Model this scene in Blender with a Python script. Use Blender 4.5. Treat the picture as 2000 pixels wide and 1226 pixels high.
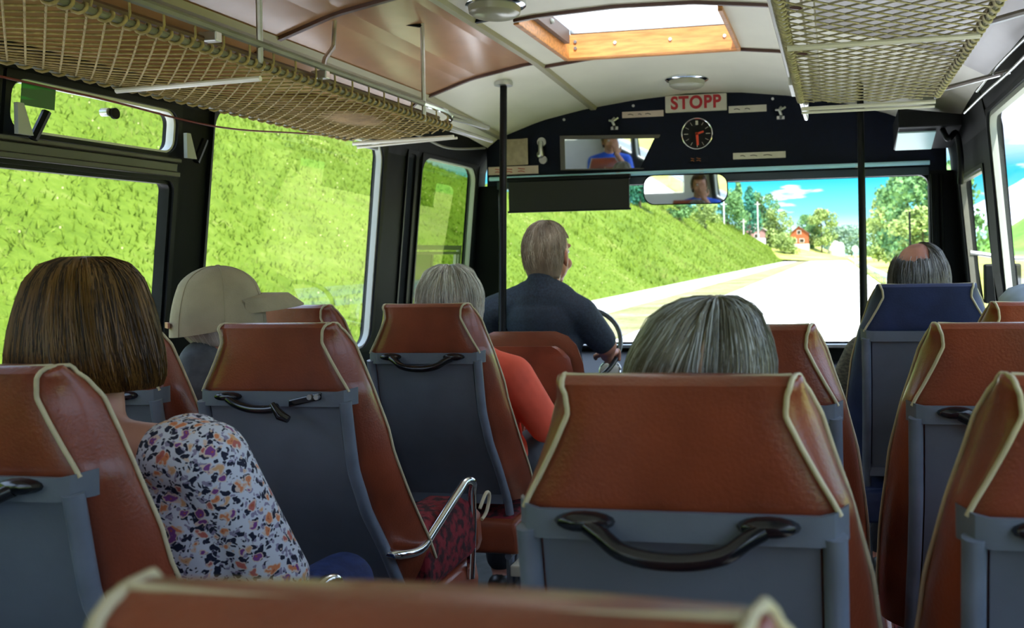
import bpy, math, random
from math import pi, sin, cos, radians as rad
from mathutils import Vector as V, Matrix, Euler, noise
R = random.Random(7)
C = bpy.context.scene.collection
SC = bpy.context.scene
for _o in list(bpy.data.objects):
    bpy.data.objects.remove(_o)

# ------------------------------------------------------------------ camera
cd = bpy.data.cameras.new('camera')
cam = bpy.data.objects.new('camera', cd); C.objects.link(cam)
yaw = math.atan(330 / 1800.0); roll = rad(1.15)
fw = V((-sin(yaw), cos(yaw), 0)); r0 = V((cos(yaw), sin(yaw), 0)); u0 = V((0, 0, 1))
rt = r0 * cos(roll) - u0 * sin(roll); up = u0 * cos(roll) + r0 * sin(roll)
cam.matrix_world = Matrix(((rt.x, up.x, -fw.x, 0), (rt.y, up.y, -fw.y, 0), (rt.z, up.z, -fw.z, 1.30), (0, 0, 0, 1)))
cd.sensor_width = 36; cd.lens = 36 * 1800 / 2000.0
cd.shift_x = -0.15; cd.shift_y = -0.058
cd.clip_start = 0.02; cd.clip_end = 2000
cd.dof.use_dof = True; cd.dof.focus_distance = 2.2; cd.dof.aperture_fstop = 7.0
SC.camera = cam

# ------------------------------------------------------------------ sky, sun, exposure
SC.view_settings.view_transform = 'Standard'
SC.view_settings.look = 'None'
SC.view_settings.gamma = 1.0
SC.view_settings.exposure = 1.25
SC.view_settings.use_curve_mapping = False
W = bpy.data.worlds.new('sky'); SC.world = W; W.use_nodes = True
wn = W.node_tree.nodes; wl = W.node_tree.links; wn.clear()
w_out = wn.new('ShaderNodeOutputWorld'); w_bg = wn.new('ShaderNodeBackground')
w_tc = wn.new('ShaderNodeTexCoord'); w_sep = wn.new('ShaderNodeSeparateXYZ')
w_r = wn.new('ShaderNodeValToRGB'); w_map = wn.new('ShaderNodeMapping'); w_n = wn.new('ShaderNodeTexNoise')
w_cr = wn.new('ShaderNodeValToRGB'); w_mix = wn.new('ShaderNodeMixRGB')
wl.new(w_tc.outputs['Generated'], w_sep.inputs[0]); wl.new(w_sep.outputs['Z'], w_r.inputs[0])
e = w_r.color_ramp.elements
e[0].position = 0.0; e[0].color = (0.50, 0.60, 0.66, 1)
e[1].position = 1.0; e[1].color = (0.62, 0.82, 1.20, 1)
for p, c in ((0.020, (0.42, 0.52, 0.60, 1)), (0.040, (0.14, 0.42, 0.50, 1)), (0.080, (0.01, 0.30, 0.42, 1)), (0.115, (0.42, 0.46, 0.58, 1)), (0.35, (0.60, 0.80, 1.10, 1))):
    k = e.new(p); k.color = c
w_map.inputs['Scale'].default_value = (9, 9, 60)
wl.new(w_tc.outputs['Generated'], w_map.inputs[0]); wl.new(w_map.outputs[0], w_n.inputs['Vector'])
w_n.inputs['Scale'].default_value = 1.4; w_n.inputs['Detail'].default_value = 4
w_cr.color_ramp.elements[0].position = 0.63; w_cr.color_ramp.elements[0].color = (0, 0, 0, 1)
w_cr.color_ramp.elements[1].position = 0.70; w_cr.color_ramp.elements[1].color = (1, 1, 1, 1)
wl.new(w_n.outputs['Fac'], w_cr.inputs[0]); wl.new(w_cr.outputs[0], w_mix.inputs['Fac'])
wl.new(w_r.outputs[0], w_mix.inputs['Color1']); w_mix.inputs['Color2'].default_value = (.7, .75, .78, 1)
wl.new(w_mix.outputs[0], w_bg.inputs['Color']); wl.new(w_bg.outputs[0], w_out.inputs[0])
w_bg.inputs['Strength'].default_value = 1.25
sd = bpy.data.lights.new('sun', 'SUN'); sd.energy = 5.0; sd.angle = rad(0.6); sd.color = (1.0, 0.96, 0.88)
sun = bpy.data.objects.new('sun', sd); C.objects.link(sun)
sun.rotation_euler = V((0.22, -0.40, 0.88)).to_track_quat('Z', 'Y').to_euler()
sun.location = (0, 0, 30)

# ------------------------------------------------------------------ materials
def hexc(r, g, b):
    f = lambda c: (c / 255 / 12.92) if c / 255 <= .04045 else ((c / 255 + .055) / 1.055) ** 2.4
    return (f(r), f(g), f(b), 1)

MATS = {}
def mat(name, col, rough=.5, metal=0., var=0., scale=20., bump=0., bscale=60., spec=.5, stretch=(1, 1, 1), coat=0., trans=0., col2=None, emis=None, thr=(.35, .65)):
    m = bpy.data.materials.new(name); m.use_nodes = True
    n = m.node_tree.nodes; l = m.node_tree.links; b = n['Principled BSDF']
    b.inputs['Base Color'].default_value = col; b.inputs['Roughness'].default_value = rough
    b.inputs['Metallic'].default_value = metal; b.inputs['Specular IOR Level'].default_value = spec
    if coat: b.inputs['Coat Weight'].default_value = coat; b.inputs['Coat Roughness'].default_value = .15
    if emis: b.inputs['Emission Color'].default_value = col; b.inputs['Emission Strength'].default_value = emis
    tc = n.new('ShaderNodeTexCoord'); mp = n.new('ShaderNodeMapping'); mp.inputs['Scale'].default_value = stretch
    l.new(tc.outputs['Object'], mp.inputs[0])
    if var or col2:
        t = n.new('ShaderNodeTexNoise'); t.inputs['Scale'].default_value = scale; t.inputs['Detail'].default_value = 5
        l.new(mp.outputs[0], t.inputs['Vector'])
        r = n.new('ShaderNodeValToRGB'); l.new(t.outputs['Fac'], r.inputs[0])
        r.color_ramp.elements[0].position = thr[0]; r.color_ramp.elements[1].position = thr[1]
        c2 = col2 or tuple(c * (1 - var) for c in col[:3]) + (1,)
        c1 = col if col2 else tuple(min(1, c * (1 + var)) for c in col[:3]) + (1,)
        r.color_ramp.elements[0].color = c2; r.color_ramp.elements[1].color = c1
        l.new(r.outputs[0], b.inputs['Base Color'])
    if bump:
        t2 = n.new('ShaderNodeTexNoise'); t2.inputs['Scale'].default_value = bscale; t2.inputs['Detail'].default_value = 6
        l.new(mp.outputs[0], t2.inputs['Vector'])
        bp = n.new('ShaderNodeBump'); bp.inputs['Strength'].default_value = bump; bp.inputs['Distance'].default_value = .01
        l.new(t2.outputs['Fac'], bp.inputs['Height']); l.new(bp.outputs[0], b.inputs['Normal'])
    MATS[name] = m
    return m

def glass(name, tint=(1, 1, 1, 1), refl=.06):
    m = bpy.data.materials.new(name); m.use_nodes = True
    n = m.node_tree.nodes; l = m.node_tree.links; n.clear()
    o = n.new('ShaderNodeOutputMaterial'); t = n.new('ShaderNodeBsdfTransparent'); g = n.new('ShaderNodeBsdfGlossy')
    t.inputs['Color'].default_value = tint; g.inputs['Roughness'].default_value = .02; g.inputs['Color'].default_value = (.8, .85, .85, 1)
    f = n.new('ShaderNodeLayerWeight'); f.inputs['Blend'].default_value = refl + .1
    ma = n.new('ShaderNodeMath'); ma.operation = 'MULTIPLY'; ma.inputs[1].default_value = .13
    x = n.new('ShaderNodeMixShader'); l.new(f.outputs['Fresnel'], ma.inputs[0]); l.new(ma.outputs[0], x.inputs[0])
    l.new(t.outputs[0], x.inputs[1]); l.new(g.outputs[0], x.inputs[2]); l.new(x.outputs[0], o.inputs[0])
    return m

M_leather = mat('brown_leather', (.25, .054, .022, 1), .34, var=.3, scale=5, bump=.12, bscale=220, coat=.25)
M_leatherd = mat('driver_leather', (.24, .07, .03, 1), .4, var=.12, scale=8, bump=.1, bscale=160)
M_blue = mat('navy_seat_cover', (.016, .030, .10, 1), .6, var=.2, scale=12, bump=.1, bscale=200)
M_pipe = mat('cream_piping', (.60, .52, .33, 1), .45, var=.1, scale=40)
M_grey = mat('grey_enamel', (.14, .165, .205, 1), .42, var=.08, scale=9, bump=.05, bscale=140)
M_tube = mat('grey_tube_enamel', (.17, .20, .25, 1), .33, var=.12, scale=14)
M_black = mat('black_plastic', (.008, .009, .012, 1), .16, coat=.3)
M_blk = mat('black_paint', (.004, .005, .006, 1), .45, var=.3, scale=8, spec=.15)
M_blk2 = mat('pillar_black', (.003, .004, .004, 1), .6, var=.2, scale=5, spec=.12)
M_navy = mat('header_board', (.003, .006, .018, 1), .7, var=.15, scale=30, bump=.05, spec=.2)
M_chrome = mat('chrome', (.75, .78, .80, 1), .12, 1.0)
M_alu = mat('aluminium', (.60, .62, .62, 1), .3, .9, var=.1, scale=30)
M_gask = mat('pale_gasket', (.42, .45, .42, 1), .5)
M_rail = mat('olive_grey_rail', (.16, .16, .13, 1), .4, var=.15, scale=10)
M_white = mat('white_paint', (.72, .73, .70, 1), .45, var=.04, scale=10)
M_ceil = mat('cream_ceiling', (.80, .78, .66, 1), .38, var=.05, scale=2.5, spec=.35)
M_ceilb = mat('brown_laminate', (.50, .27, .16, 1), .2, var=.25, scale=2.2, spec=.6, stretch=(1, .6, 1))
M_trim = mat('cream_trim', (.40, .37, .25, 1), .4)
M_brib = mat('brown_rib', (.085, .03, .014, 1), .4)
M_wood = mat('orange_wood', (.62, .27, .08, 1), .4, var=.22, scale=9, stretch=(1, 8, 8))
M_floor = mat('grey_floor', (.09, .10, .11, 1), .5, var=.25, scale=14)
M_net = mat('rope_net', (.36, .28, .13, 1), .85, var=.25, scale=60)
M_netw = mat('pale_rope_net', (.42, .38, .26, 1), .8, var=.25, scale=60)
M_plush = mat('red_plush', (.20, .010, .018, 1), .9, col2=(.03, .004, .006, 1), scale=38, thr=(.42, .56), bump=.3)
M_skin = mat('skin', (.55, .27, .19, 1), .5, var=.12, scale=14)
M_skinr = mat('ruddy_skin', (.50, .21, .14, 1), .5, var=.15, scale=14)
M_paper = mat('aged_paper', (.40, .33, .25, 1), .7, var=.12, scale=30)
M_label = mat('label_plate', (.62, .50, .44, 1), .5, var=.05)
M_label2 = mat('ivory_label', (.60, .58, .50, 1), .5, var=.05)
M_ink = mat('dark_ink', (.03, .02, .02, 1), .6)
M_red = mat('red_paint', (.42, .012, .02, 1), .5)
M_orange = mat('orange_red', (.80, .07, .02, 1), .5)
M_blueline = mat('pale_blue_rod', (.42, .80, .95, 1), .3)
M_barw = mat('white_rack_bar', (.78, .78, .74, 1), .3, spec=.6)
M_mirror = mat('mirror_glass', (.85, .87, .88, 1), .02, 1.0)
M_visor = mat('visor_board', (.010, .012, .010, 1), .7)
M_green = mat('green_sticker', (.03, .13, .03, 1), .5, col2=(.012, .30, .03, 1), scale=3, stretch=(1, 1, 9), thr=(.45, .5))
M_redcord = mat('red_cord', (.16, .02, .02, 1), .5)
M_glass = glass('window_glass'); M_glasst = glass('olive_reflection_glass', (.62, .68, .50, 1), .14)  # second glass: window reflections put into an olive tint
M_cap = mat('khaki_cap', (.42, .36, .24, 1), .8, var=.12, scale=10, bump=.2, bscale=300)
M_shirtn = mat('navy_shirt', (.020, .032, .055, 1), .75, var=.3, scale=120, bump=.3, bscale=14)
M_greysh = mat('grey_jersey', (.09, .10, .115, 1), .8, var=.2, scale=40)
M_coral = mat('coral_shirt', (.90, .12, .06, 1), .75, var=.08, scale=12, bump=.2, bscale=12)
M_jeans = mat('blue_jeans', (.012, .028, .12, 1), .8, var=.25, scale=40, bump=.2)
M_dark = mat('dark_trousers', (.02, .02, .025, 1), .8, var=.2)
M_shoe = mat('dark_shoe', (.02, .018, .015, 1), .4)
M_royal = mat('royal_blue_shirt', (.01, .10, .65, 1), .7, var=.2, scale=6)
M_lav = mat('pale_blue_cloth', (.45, .55, .70, 1), .8, var=.1)
M_plaid = mat('beige_grey_jacket', (.16, .15, .12, 1), .8, col2=(.06, .06, .055, 1), scale=45, stretch=(1, 1, 3))
M_eye = mat('eye_white', (.8, .8, .78, 1), .2); M_iris = mat('iris_dark', (.05, .03, .02, 1), .2); M_lip = mat('lips', (.45, .14, .11, 1), .5)

def floral():
    m = bpy.data.materials.new('floral_print'); m.use_nodes = True
    n = m.node_tree.nodes; l = m.node_tree.links; b = n['Principled BSDF']; b.inputs['Roughness'].default_value = .8
    tc = n.new('ShaderNodeTexCoord'); nz = n.new('ShaderNodeTexNoise'); nz.inputs['Scale'].default_value = 55
    l.new(tc.outputs['Object'], nz.inputs['Vector'])
    ad = n.new('ShaderNodeMixRGB'); ad.blend_type = 'ADD'; ad.inputs['Fac'].default_value = .028
    l.new(tc.outputs['Object'], ad.inputs['Color1']); l.new(nz.outputs['Color'], ad.inputs['Color2'])
    def vor(scale, off):
        mp = n.new('ShaderNodeMapping'); mp.inputs['Location'].default_value = (off, off * 2, off)
        l.new(ad.outputs[0], mp.inputs[0])
        v = n.new('ShaderNodeTexVoronoi'); v.inputs['Scale'].default_value = scale; l.new(mp.outputs[0], v.inputs['Vector'])
        return v
    def thr(v, t, w=.04):
        r = n.new('ShaderNodeMapRange'); r.inputs['From Min'].default_value = t + w; r.inputs['From Max'].default_value = t
        l.new(v.outputs['Distance'], r.inputs['Value']); return r
    cur = None
    def layer(base, col, fac):
        x = n.new('ShaderNodeMixRGB')
        if isinstance(base, tuple): x.inputs['Color1'].default_value = base
        else: l.new(base.outputs[0], x.inputs['Color1'])
        if isinstance(col, tuple): x.inputs['Color2'].default_value = col
        else: l.new(col.outputs[0], x.inputs['Color2'])
        l.new(fac.outputs[0], x.inputs['Fac']); return x
    v1 = vor(78, .3); cur = layer((.70, .74, .84, 1), (.30, .27, .42, 1), thr(v1, .30))
    v2 = vor(66, 3.1); cur = layer(cur, (.008, .012, .04, 1), thr(v2, .34))
    v3 = vor(105, 1.7); cur = layer(cur, (.012, .018, .05, 1), thr(v3, .27))
    v4 = vor(46, 5.2)
    cr = n.new('ShaderNodeValToRGB'); cr.color_ramp.interpolation = 'CONSTANT'
    cr.color_ramp.elements[0].color = (.72, .25, .11, 1); cr.color_ramp.elements[1].position = .72; cr.color_ramp.elements[1].color = (.22, .06, .28, 1)
    k = cr.color_ramp.elements.new(.4); k.color = (.72, .42, .22, 1); k2 = cr.color_ramp.elements.new(.55); k2.color = (.55, .15, .13, 1)
    s = n.new('ShaderNodeSeparateColor'); l.new(v4.outputs['Color'], s.inputs[0]); l.new(s.outputs[0], cr.inputs[0])
    cur = layer(cur, (.75, .60, .52, 1), thr(v4, .36)); cur = layer(cur, cr, thr(v4, .27)); cur = layer(cur, (.50, .12, .05, 1), thr(v4, .08))
    l.new(cur.outputs[0], b.inputs['Base Color'])
    return m
M_floral = floral()

# ------------------------------------------------------------------ geometry helpers
def tag(o, label=None, cat=None, group=None, kind=None):
    if label: o['label'] = label
    if cat: o['category'] = cat
    if group: o['group'] = group
    if kind: o['kind'] = kind
    return o

def thing(name, loc, label, cat, group=None):
    o = bpy.data.objects.new(name, None); C.objects.link(o); o.location = loc
    o.empty_display_size = .1
    return tag(o, label, cat, group)

def wloc(o):
    p = V((0, 0, 0))
    while o: p += o.location; o = o.parent
    return p

class B:
    def __init__(s): s.v = []; s.f = []
    def add(s, vs, fs):
        k = len(s.v); s.v += [tuple(x) for x in vs]; s.f += [tuple(i + k for i in f) for f in fs]; return s
    def box(s, x0, x1, y0, y1, z0, z1):
        return s.add([(x, y, z) for x in (x0, x1) for y in (y0, y1) for z in (z0, z1)],
                     [(0, 1, 3, 2), (4, 6, 7, 5), (0, 4, 5, 1), (2, 3, 7, 6), (0, 2, 6, 4), (1, 5, 7, 3)])
    def hexa(s, p):   # 8 points, same order as box
        return s.add(p, [(0, 1, 3, 2), (4, 6, 7, 5), (0, 4, 5, 1), (2, 3, 7, 6), (0, 2, 6, 4), (1, 5, 7, 3)])
    def loft(s, rings, close=False, caps=True):
        n = len(rings[0]); k = len(s.v)
        for r in rings: s.v += [tuple(x) for x in r]
        m = len(rings)
        for i in range(m if close else m - 1):
            a = k + i * n; b = k + ((i + 1) % m) * n
            for j in range(n): s.f.append((a + j, a + (j + 1) % n, b + (j + 1) % n, b + j))
        if caps and not close:
            s.f.append(tuple(k + j for j in range(n))[::-1]); s.f.append(tuple(k + (m - 1) * n + j for j in range(n)))
        return s
    def tube(s, pts, r, n=8, close=False):
        pts = [V(p) for p in pts]; m = len(pts); rings = []; prev = None
        for i, p in enumerate(pts):
            if close: t = pts[(i + 1) % m] - pts[i - 1]
            else: t = pts[min(i + 1, m - 1)] - pts[max(i - 1, 0)]
            if t.length < 1e-9: t = V((0, 0, 1))
            t.normalize()
            if prev is None:
                a = t.orthogonal().normalized()
            else:
                a = prev - t * prev.dot(t)
                a = a.normalized() if a.length > 1e-6 else t.orthogonal().normalized()
            prev = a; b = t.cross(a); rr = r[i] if isinstance(r, (list, tuple)) else r
            rings.append([p + (a * cos(2 * pi * j / n) + b * sin(2 * pi * j / n)) * rr for j in range(n)])
        return s.loft(rings, close)
    def ell(s, c, r, rot=None, nu=16, nv=10):
        c = V(c); rings = []; k = len(s.v)
        for i in range(1, nv):
            a = pi * i / nv
            ring = []
            for j in range(nu):
                p = V((r[0] * sin(a) * cos(2 * pi * j / nu), r[1] * sin(a) * sin(2 * pi * j / nu), -r[2] * cos(a)))
                if rot: p = rot @ p
                ring.append(c + p)
            rings.append(ring)
        s.loft(rings, caps=False)
        for sg, base in ((-1, k), (1, k + (nv - 2) * nu)):
            p = V((0, 0, sg * r[2])); p = rot @ p if rot else p
            s.v.append(tuple(c + p)); t = len(s.v) - 1
            for j in range(nu):
                a_, b_ = base + j, base + (j + 1) % nu
                s.f.append((a_, t, b_) if sg < 0 else (a_, b_, t))
        return s
    def caps(s, p0, r0, p1, r1, n=14):
        p0 = V(p0); p1 = V(p1); d = (p1 - p0)
        if d.length < 1e-6: return s.ell(p0, (r0, r0, r0))
        t = d.normalized(); a = t.orthogonal().normalized(); b = t.cross(a); rings = []
        for i in range(1, 5):
            g = pi / 2 * (1 - i / 4); rings.append((p0 - t * r0 * sin(g), r0 * cos(g)))
        for i in range(0, 4):
            g = pi / 2 * i / 4; rings.append((p1 + t * r1 * sin(g), r1 * cos(g)))
        return s.loft([[c + (a * cos(2 * pi * j / n) + b * sin(2 * pi * j / n)) * q for j in range(n)] for c, q in rings])
    def cyl(s, p0, p1, r, n=20, r1=None):
        p0 = V(p0); p1 = V(p1); t = (p1 - p0).normalized(); a = t.orthogonal().normalized(); b = t.cross(a)
        r1 = r if r1 is None else r1
        return s.loft([[c + (a * cos(2 * pi * j / n) + b * sin(2 * pi * j / n)) * q for j in range(n)] for c, q in ((p0, r), (p1, r1))])
    def build(s, name, m, parent=None, smooth=True, local=False, bevel=0, sub=0, edge=40):
        me = bpy.data.meshes.new(name); me.from_pydata(s.v, [], s.f); me.validate(); me.update()
        o = bpy.data.objects.new(name, me); C.objects.link(o)
        if m: me.materials.append(m)
        if smooth:
            me.polygons.foreach_set('use_smooth', [True] * len(me.polygons))
            if hasattr(me, 'set_sharp_from_angle'): me.set_sharp_from_angle(angle=rad(edge))
        if parent is not None:
            o.parent = parent
            if not local: o.location = -wloc(parent)
        if bevel:
            b = o.modifiers.new('bevel', 'BEVEL'); b.width = bevel; b.segments = 2; b.limit_method = 'ANGLE'; b.angle_limit = rad(50)
        if sub:
            b = o.modifiers.new('sub', 'SUBSURF'); b.levels = sub; b.render_levels = sub
        return o

def remesh(o, vox, smooth=6):
    r = o.modifiers.new('remesh', 'REMESH'); r.mode = 'VOXEL'; r.voxel_size = vox; r.use_smooth_shade = True
    s = o.modifiers.new('smooth', 'SMOOTH'); s.factor = .5; s.iterations = smooth
    return o

def curves(name, splines, r, m, parent=None, local=False, res=1, radii=None):
    b = B(); n_ = {0: 3, 1: 5, 2: 8}[res]
    for pts in splines:
        k_ = len(pts)
        b.tube(pts, [r * radii(i / (k_ - 1)) for i in range(k_)] if radii else r, n_)
    return b.build(name, m, parent, local=local, edge=80)

def catmull(pts, k=6):
    pts = [V(p) for p in pts]; out = []
    for i in range(len(pts) - 1):
        a = pts[max(i - 1, 0)]; b = pts[i]; c = pts[i + 1]; d = pts[min(i + 2, len(pts) - 1)]
        for j in range(k):
            t = j / k
            out.append(.5 * ((2 * b) + (c - a) * t + (2 * a - 5 * b + 4 * c - d) * t * t + (3 * b - a - 3 * c + d) * t ** 3))
    out.append(pts[-1]); return out

def kids(o): return [c for c in bpy.data.objects if c.parent == o]
def copy_tree(o, parent=None):
    c = o.copy(); C.objects.link(c)
    if parent: c.parent = parent
    for ch in kids(o): copy_tree(ch, c)
    return c

def interp(tab, x):
    if x <= tab[0][0]: return tab[0][1]
    for (a, va), (b, vb) in zip(tab, tab[1:]):
        if x <= b:
            t = (x - a) / (b - a); return va + (vb - va) * t
    return tab[-1][1]

def text(name, body, size, loc, rot, m, parent, ext=.001, bold=0., sx=1.0):
    cu = bpy.data.curves.new(name, 'FONT'); cu.body = body; cu.size = size; cu.extrude = ext; cu.offset = bold
    cu.align_x = 'CENTER'; cu.align_y = 'CENTER'; cu.space_character = 1.12
    cu.materials.append(m); o = bpy.data.objects.new(name, cu); C.objects.link(o)
    bpy.context.view_layer.update()
    me = bpy.data.meshes.new_from_object(o); bpy.data.objects.remove(o)
    o = bpy.data.objects.new(name, me); C.objects.link(o)
    if not me.materials: me.materials.append(m)
    o.parent = parent; o.location = V(loc) - wloc(parent); o.rotation_euler = rot; o.scale = (sx, 1, 1)
    return o

# ------------------------------------------------------------------ the bus body
def xl(z): return -2.15 if z < .6 else interp([(.6, -2.15), (1.2, -2.09), (1.8, -2.03), (1.95, -1.99), (2.1, -1.93)], z)
def xr(z): return .74 if z < .6 else interp([(.6, .74), (1.1, .67), (1.88, .62), (1.95, .60), (2.1, .53)], z)
ARCH = [(-2.05, 1.96), (-1.93, 2.06), (-1.66, 2.15), (-1.4, 2.20), (-1.1, 2.235), (-.8, 2.25), (-.5, 2.245), (-.22, 2.215), (.05, 2.17), (.30, 2.10), (.53, 2.0), (.66, 1.92)]
def zc(x, y):
    return interp(ARCH, x) - .048 * max(0, min(1, (y - 4.1) / 1.05)) * (1 + .3 * abs(x + .7))

YB, YF = -3.2, 5.15
L_OPEN = [(-2.85, -1.62), (-1.47, -.20), (-.05, 1.17), (1.32, 2.60), (2.75, 3.95), (4.17, 4.275), (4.33, 5.07)]
R_OPEN = [(-2.80, -1.60), (-1.43, -.20), (-.03, 1.20), (1.37, 2.60), (2.75, 3.945), (4.13, 4.92)]
def zspan(side, i):
    if side == 'L': return {3: (.89, 1.795), 5: (.75, 1.83), 6: (.72, 1.83)}.get(i, (.89, 1.85))
    return {5: (.30, 1.66)}.get(i, (.89, 1.86))
def sidewall(side):
    fx = xl if side == 'L' else xr; sg = -1 if side == 'L' else 1
    ops = L_OPEN if side == 'L' else R_OPEN
    b = B()
    def seg(y0, y1, z0, z1):
        zs = [z0] + [z for z in (.6, 1.2, 1.8) if z0 < z < z1] + [z1]
        for a, c in zip(zs, zs[1:]):
            b.hexa([(x, y, z) for x, in (((0,),) if 0 else ((0,), (1,))) for y in (y0, y1) for z in (a, c)] and
                   [(fx(z) + sg * (.0 if k == 0 else .06), y, z) for k in (0, 1) for y in (y0, y1) for z in (a, c)])
    y = YB
    for i, (a, c) in enumerate(ops):
        seg(y, a, 0, 1.97); z0, z1 = zspan(side, i)
        seg(a, c, 0, z0); seg(a, c, z1, 1.97); y = c
    seg(y, YF + .05, 0, 1.97)
    return b
tag(sidewall('L').build('wall_left', M_blk2, smooth=False), 'black painted left side of the bus with tall window pillars', kind='structure')
tag(sidewall('R').build('wall_right', M_blk2, smooth=False), 'black painted right side of the bus with leaning window pillars', kind='structure')

def rrect(a0, a1, b0, b1, r, n=5):
    pts = []
    for ca, cb, s in ((a1 - r, b1 - r, 0), (a0 + r, b1 - r, 1), (a0 + r, b0 + r, 2), (a1 - r, b0 + r, 3)):
        for k in range(n + 1):
            t = pi / 2 * (s + k / n); pts.append((ca + r * cos(t), cb + r * sin(t)))
    return pts
def ring(b, mp, outer, inner, d0, d1):
    n = len(outer)
    rings = [[mp(p, q, d) for p, q in loop] for loop, d in ((outer, d0), (inner, d0), (inner, d1), (outer, d1))]
    b.loft(rings, close=True)
def side_window(side, i, n, y0, y1, z0, z1, r=.05, gask=.012, m=M_gask, gm=None):
    fx = xl if side == 'L' else xr; sg = -1 if side == 'L' else 1
    mp = lambda y, z, d: (fx(z) + sg * d, y, z)
    fr = B(); ring(fr, mp, rrect(y0 - .005, y1 + .005, z0 - .005, z1 + .005, .006), rrect(y0 + .012, y1 - .012, z0 + .012, z1 - .012, r), -.006, .05)
    o = fr.build('window_%d' % n, M_blk)
    tag(o, kind='structure')
    g = B(); ring(g, mp, rrect(y0 + .010, y1 - .010, z0 + .010, z1 - .010, r), rrect(y0 + .010 + gask, y1 - .010 - gask, z0 + .010 + gask, z1 - .010 - gask, max(.004, r - gask)), .004, .03)
    g.build('gasket', m, o)
    p = B(); loop = rrect(y0 + .015, y1 - .015, z0 + .015, z1 - .015, r)
    p.loft([[mp(a, c, d) for a, c in loop] for d in (.022, .025)])
    p.build('pane', gm or M_glass, o, smooth=False)
    return o
n_w = 0
for i, (a, c) in enumerate(L_OPEN):
    n_w += 1; z0, z1 = zspan('L', i)
    if i in (3,):
        # lower fixed pane, thick rail and two hopper lights
        o = side_window('L', i, n_w, a, c, z0, 1.575, r=.03, m=M_blk)
        o['label'] = 'large lower pane of the left window beside the bob-haired woman'
        rb = B()
        for zz0, zz1, dd in ((1.575, 1.592, -.016), (1.592, 1.620, -.004), (1.620, 1.634, -.018)):
            rb.hexa([(xl(z) + d, y, z) for d in (dd, -.05) for y in (a, c) for z in (zz0, zz1)] if 0 else
                    [(xl(z) + (-dd if k == 0 else -.05), y, z) for k in (0, 1) for y in (a, c) for z in (zz0, zz1)])
        tag(rb.build('trim_1', mat('dark_rail', (.055, .05, .045, 1), .35), smooth=False, bevel=.003), 'grey brown horizontal rail under the hinged upper pane', kind='structure')
        for (h0, h1) in ((a, 1.955), (1.975, c)):
            n_w += 1
            w = side_window('L', i, n_w, h0, h1, 1.636, z1, r=.045, gask=.010, m=M_white)
            w['label'] = 'small hinged upper pane %s' % ('with a green sticker' if h1 == c else 'nearest to the camera')
            # hinge stays: mint coloured gusset plus dark arm
            for yy, dr in (((h1 - .006, 1), (h0 + .006, 1)) if h1 == c else ((h0 + .03, 1),)):
                g = B(); g.hexa([(xl(1.7) + k, yy + q, z) for k in (.022, .034) for q in (0, dr * .045) for z in (1.636, 1.715)])
                # taper the gusset
                vs = g.v
                g.v = [(x, (y if abs(y - yy) < .01 or z < 1.7 else yy + dr * .018), z) for x, y, z in vs]
                g.build('hinge_plate', M_gask, w, smooth=False)
                a2 = B().tube([(xl(1.65) + .03, yy + dr * .052, 1.628), (xl(1.7) + .034, yy + dr * .086, 1.704)], .011, 6)
                a2.build('hinge_arm', M_blk, w)
    else:
        o = side_window('L', i, n_w, a, c, z0, z1, r=.085 if i in (4, 6) else .03 if i != 5 else .02, m=M_gask if i != 5 else M_blk,
                        gm=M_glasst if i == 6 else None, gask=.012 if i != 6 else .008)
        o['label'] = ['rear left window', 'left window behind the camera', 'left window level with the camera', '', 'large left window with a grassy bank filling it',
                      'slim window strip behind the driver window', 'driver side window with rounded corners and an olive tint imitating reflections'][i]
        if i == 6:
            s = B()
            for (y0_, y1_, z0_, z1_) in ((4.345, 4.985, 1.350, 1.375), (4.36, 4.985, 1.325, 1.340), (4.345, 4.365, .74, 1.35), (4.37, 4.39, .74, 1.33), (4.60, 4.62, .74, 1.33), (4.955, 4.985, .74, 1.35), (4.92, 4.935, .74, 1.33)):
                s.hexa([(xl(z) - k, y, z) for k in (.028, .045) for y in (y0_, y1_) for z in (z0_, z1_)])
            s.build('sliding_sash', M_white, o, smooth=False)['label'] = 'white half-height sliding sash'
            s = B(); s.hexa([(xl(z) - k, y, z) for k in (.034, .038) for y in (4.39, 4.60) for z in (.74, 1.325)])
            s.build('frosted_panel', mat('mint_panel', (.45, .62, .50, 1), .4), o, smooth=False)
for i, (a, c) in enumerate(R_OPEN):
    n_w += 1; z0, z1 = zspan('R', i)
    if i == 5:
        o = side_window('R', i, n_w, a, c, z0, z1, r=.04, m=M_rail); o.name = 'door_1'
        o['label'] = 'narrow glazed entrance door at the front right'
        o.children[0].name = 'door_seal'
    else:
        o = side_window('R', i, n_w, a, c, z0, z1, r=.07, m=M_gask, gask=.02)
        o['label'] = ['rear right window', 'right window behind the camera', 'right window level with the camera', 'second right window ahead of the camera', 'right window behind the leaning front pillar'][i]

# rear wall with its window
rb = B(); rb.box(-2.2, .8, YB - .06, YB, 0, .95).box(-2.2, .8, YB - .06, YB, 1.85, 2.3).box(-2.2, -1.75, YB - .06, YB, .95, 1.85).box(.3, .8, YB - .06, YB, .95, 1.85)
tag(rb.build('wall_back', M_ceil, smooth=False), kind='structure')
n_w += 1
o = tag(B().box(-1.76, .31, YB - .04, YB - .035, .94, 1.86).build('window_%d' % n_w, M_glass, smooth=False), kind='structure')

# floor
tag(B().box(-2.2, .8, YB, YF + .1, -.06, 0).build('floor', M_floor, smooth=False), 'dark grey bus floor', kind='structure')

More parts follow.
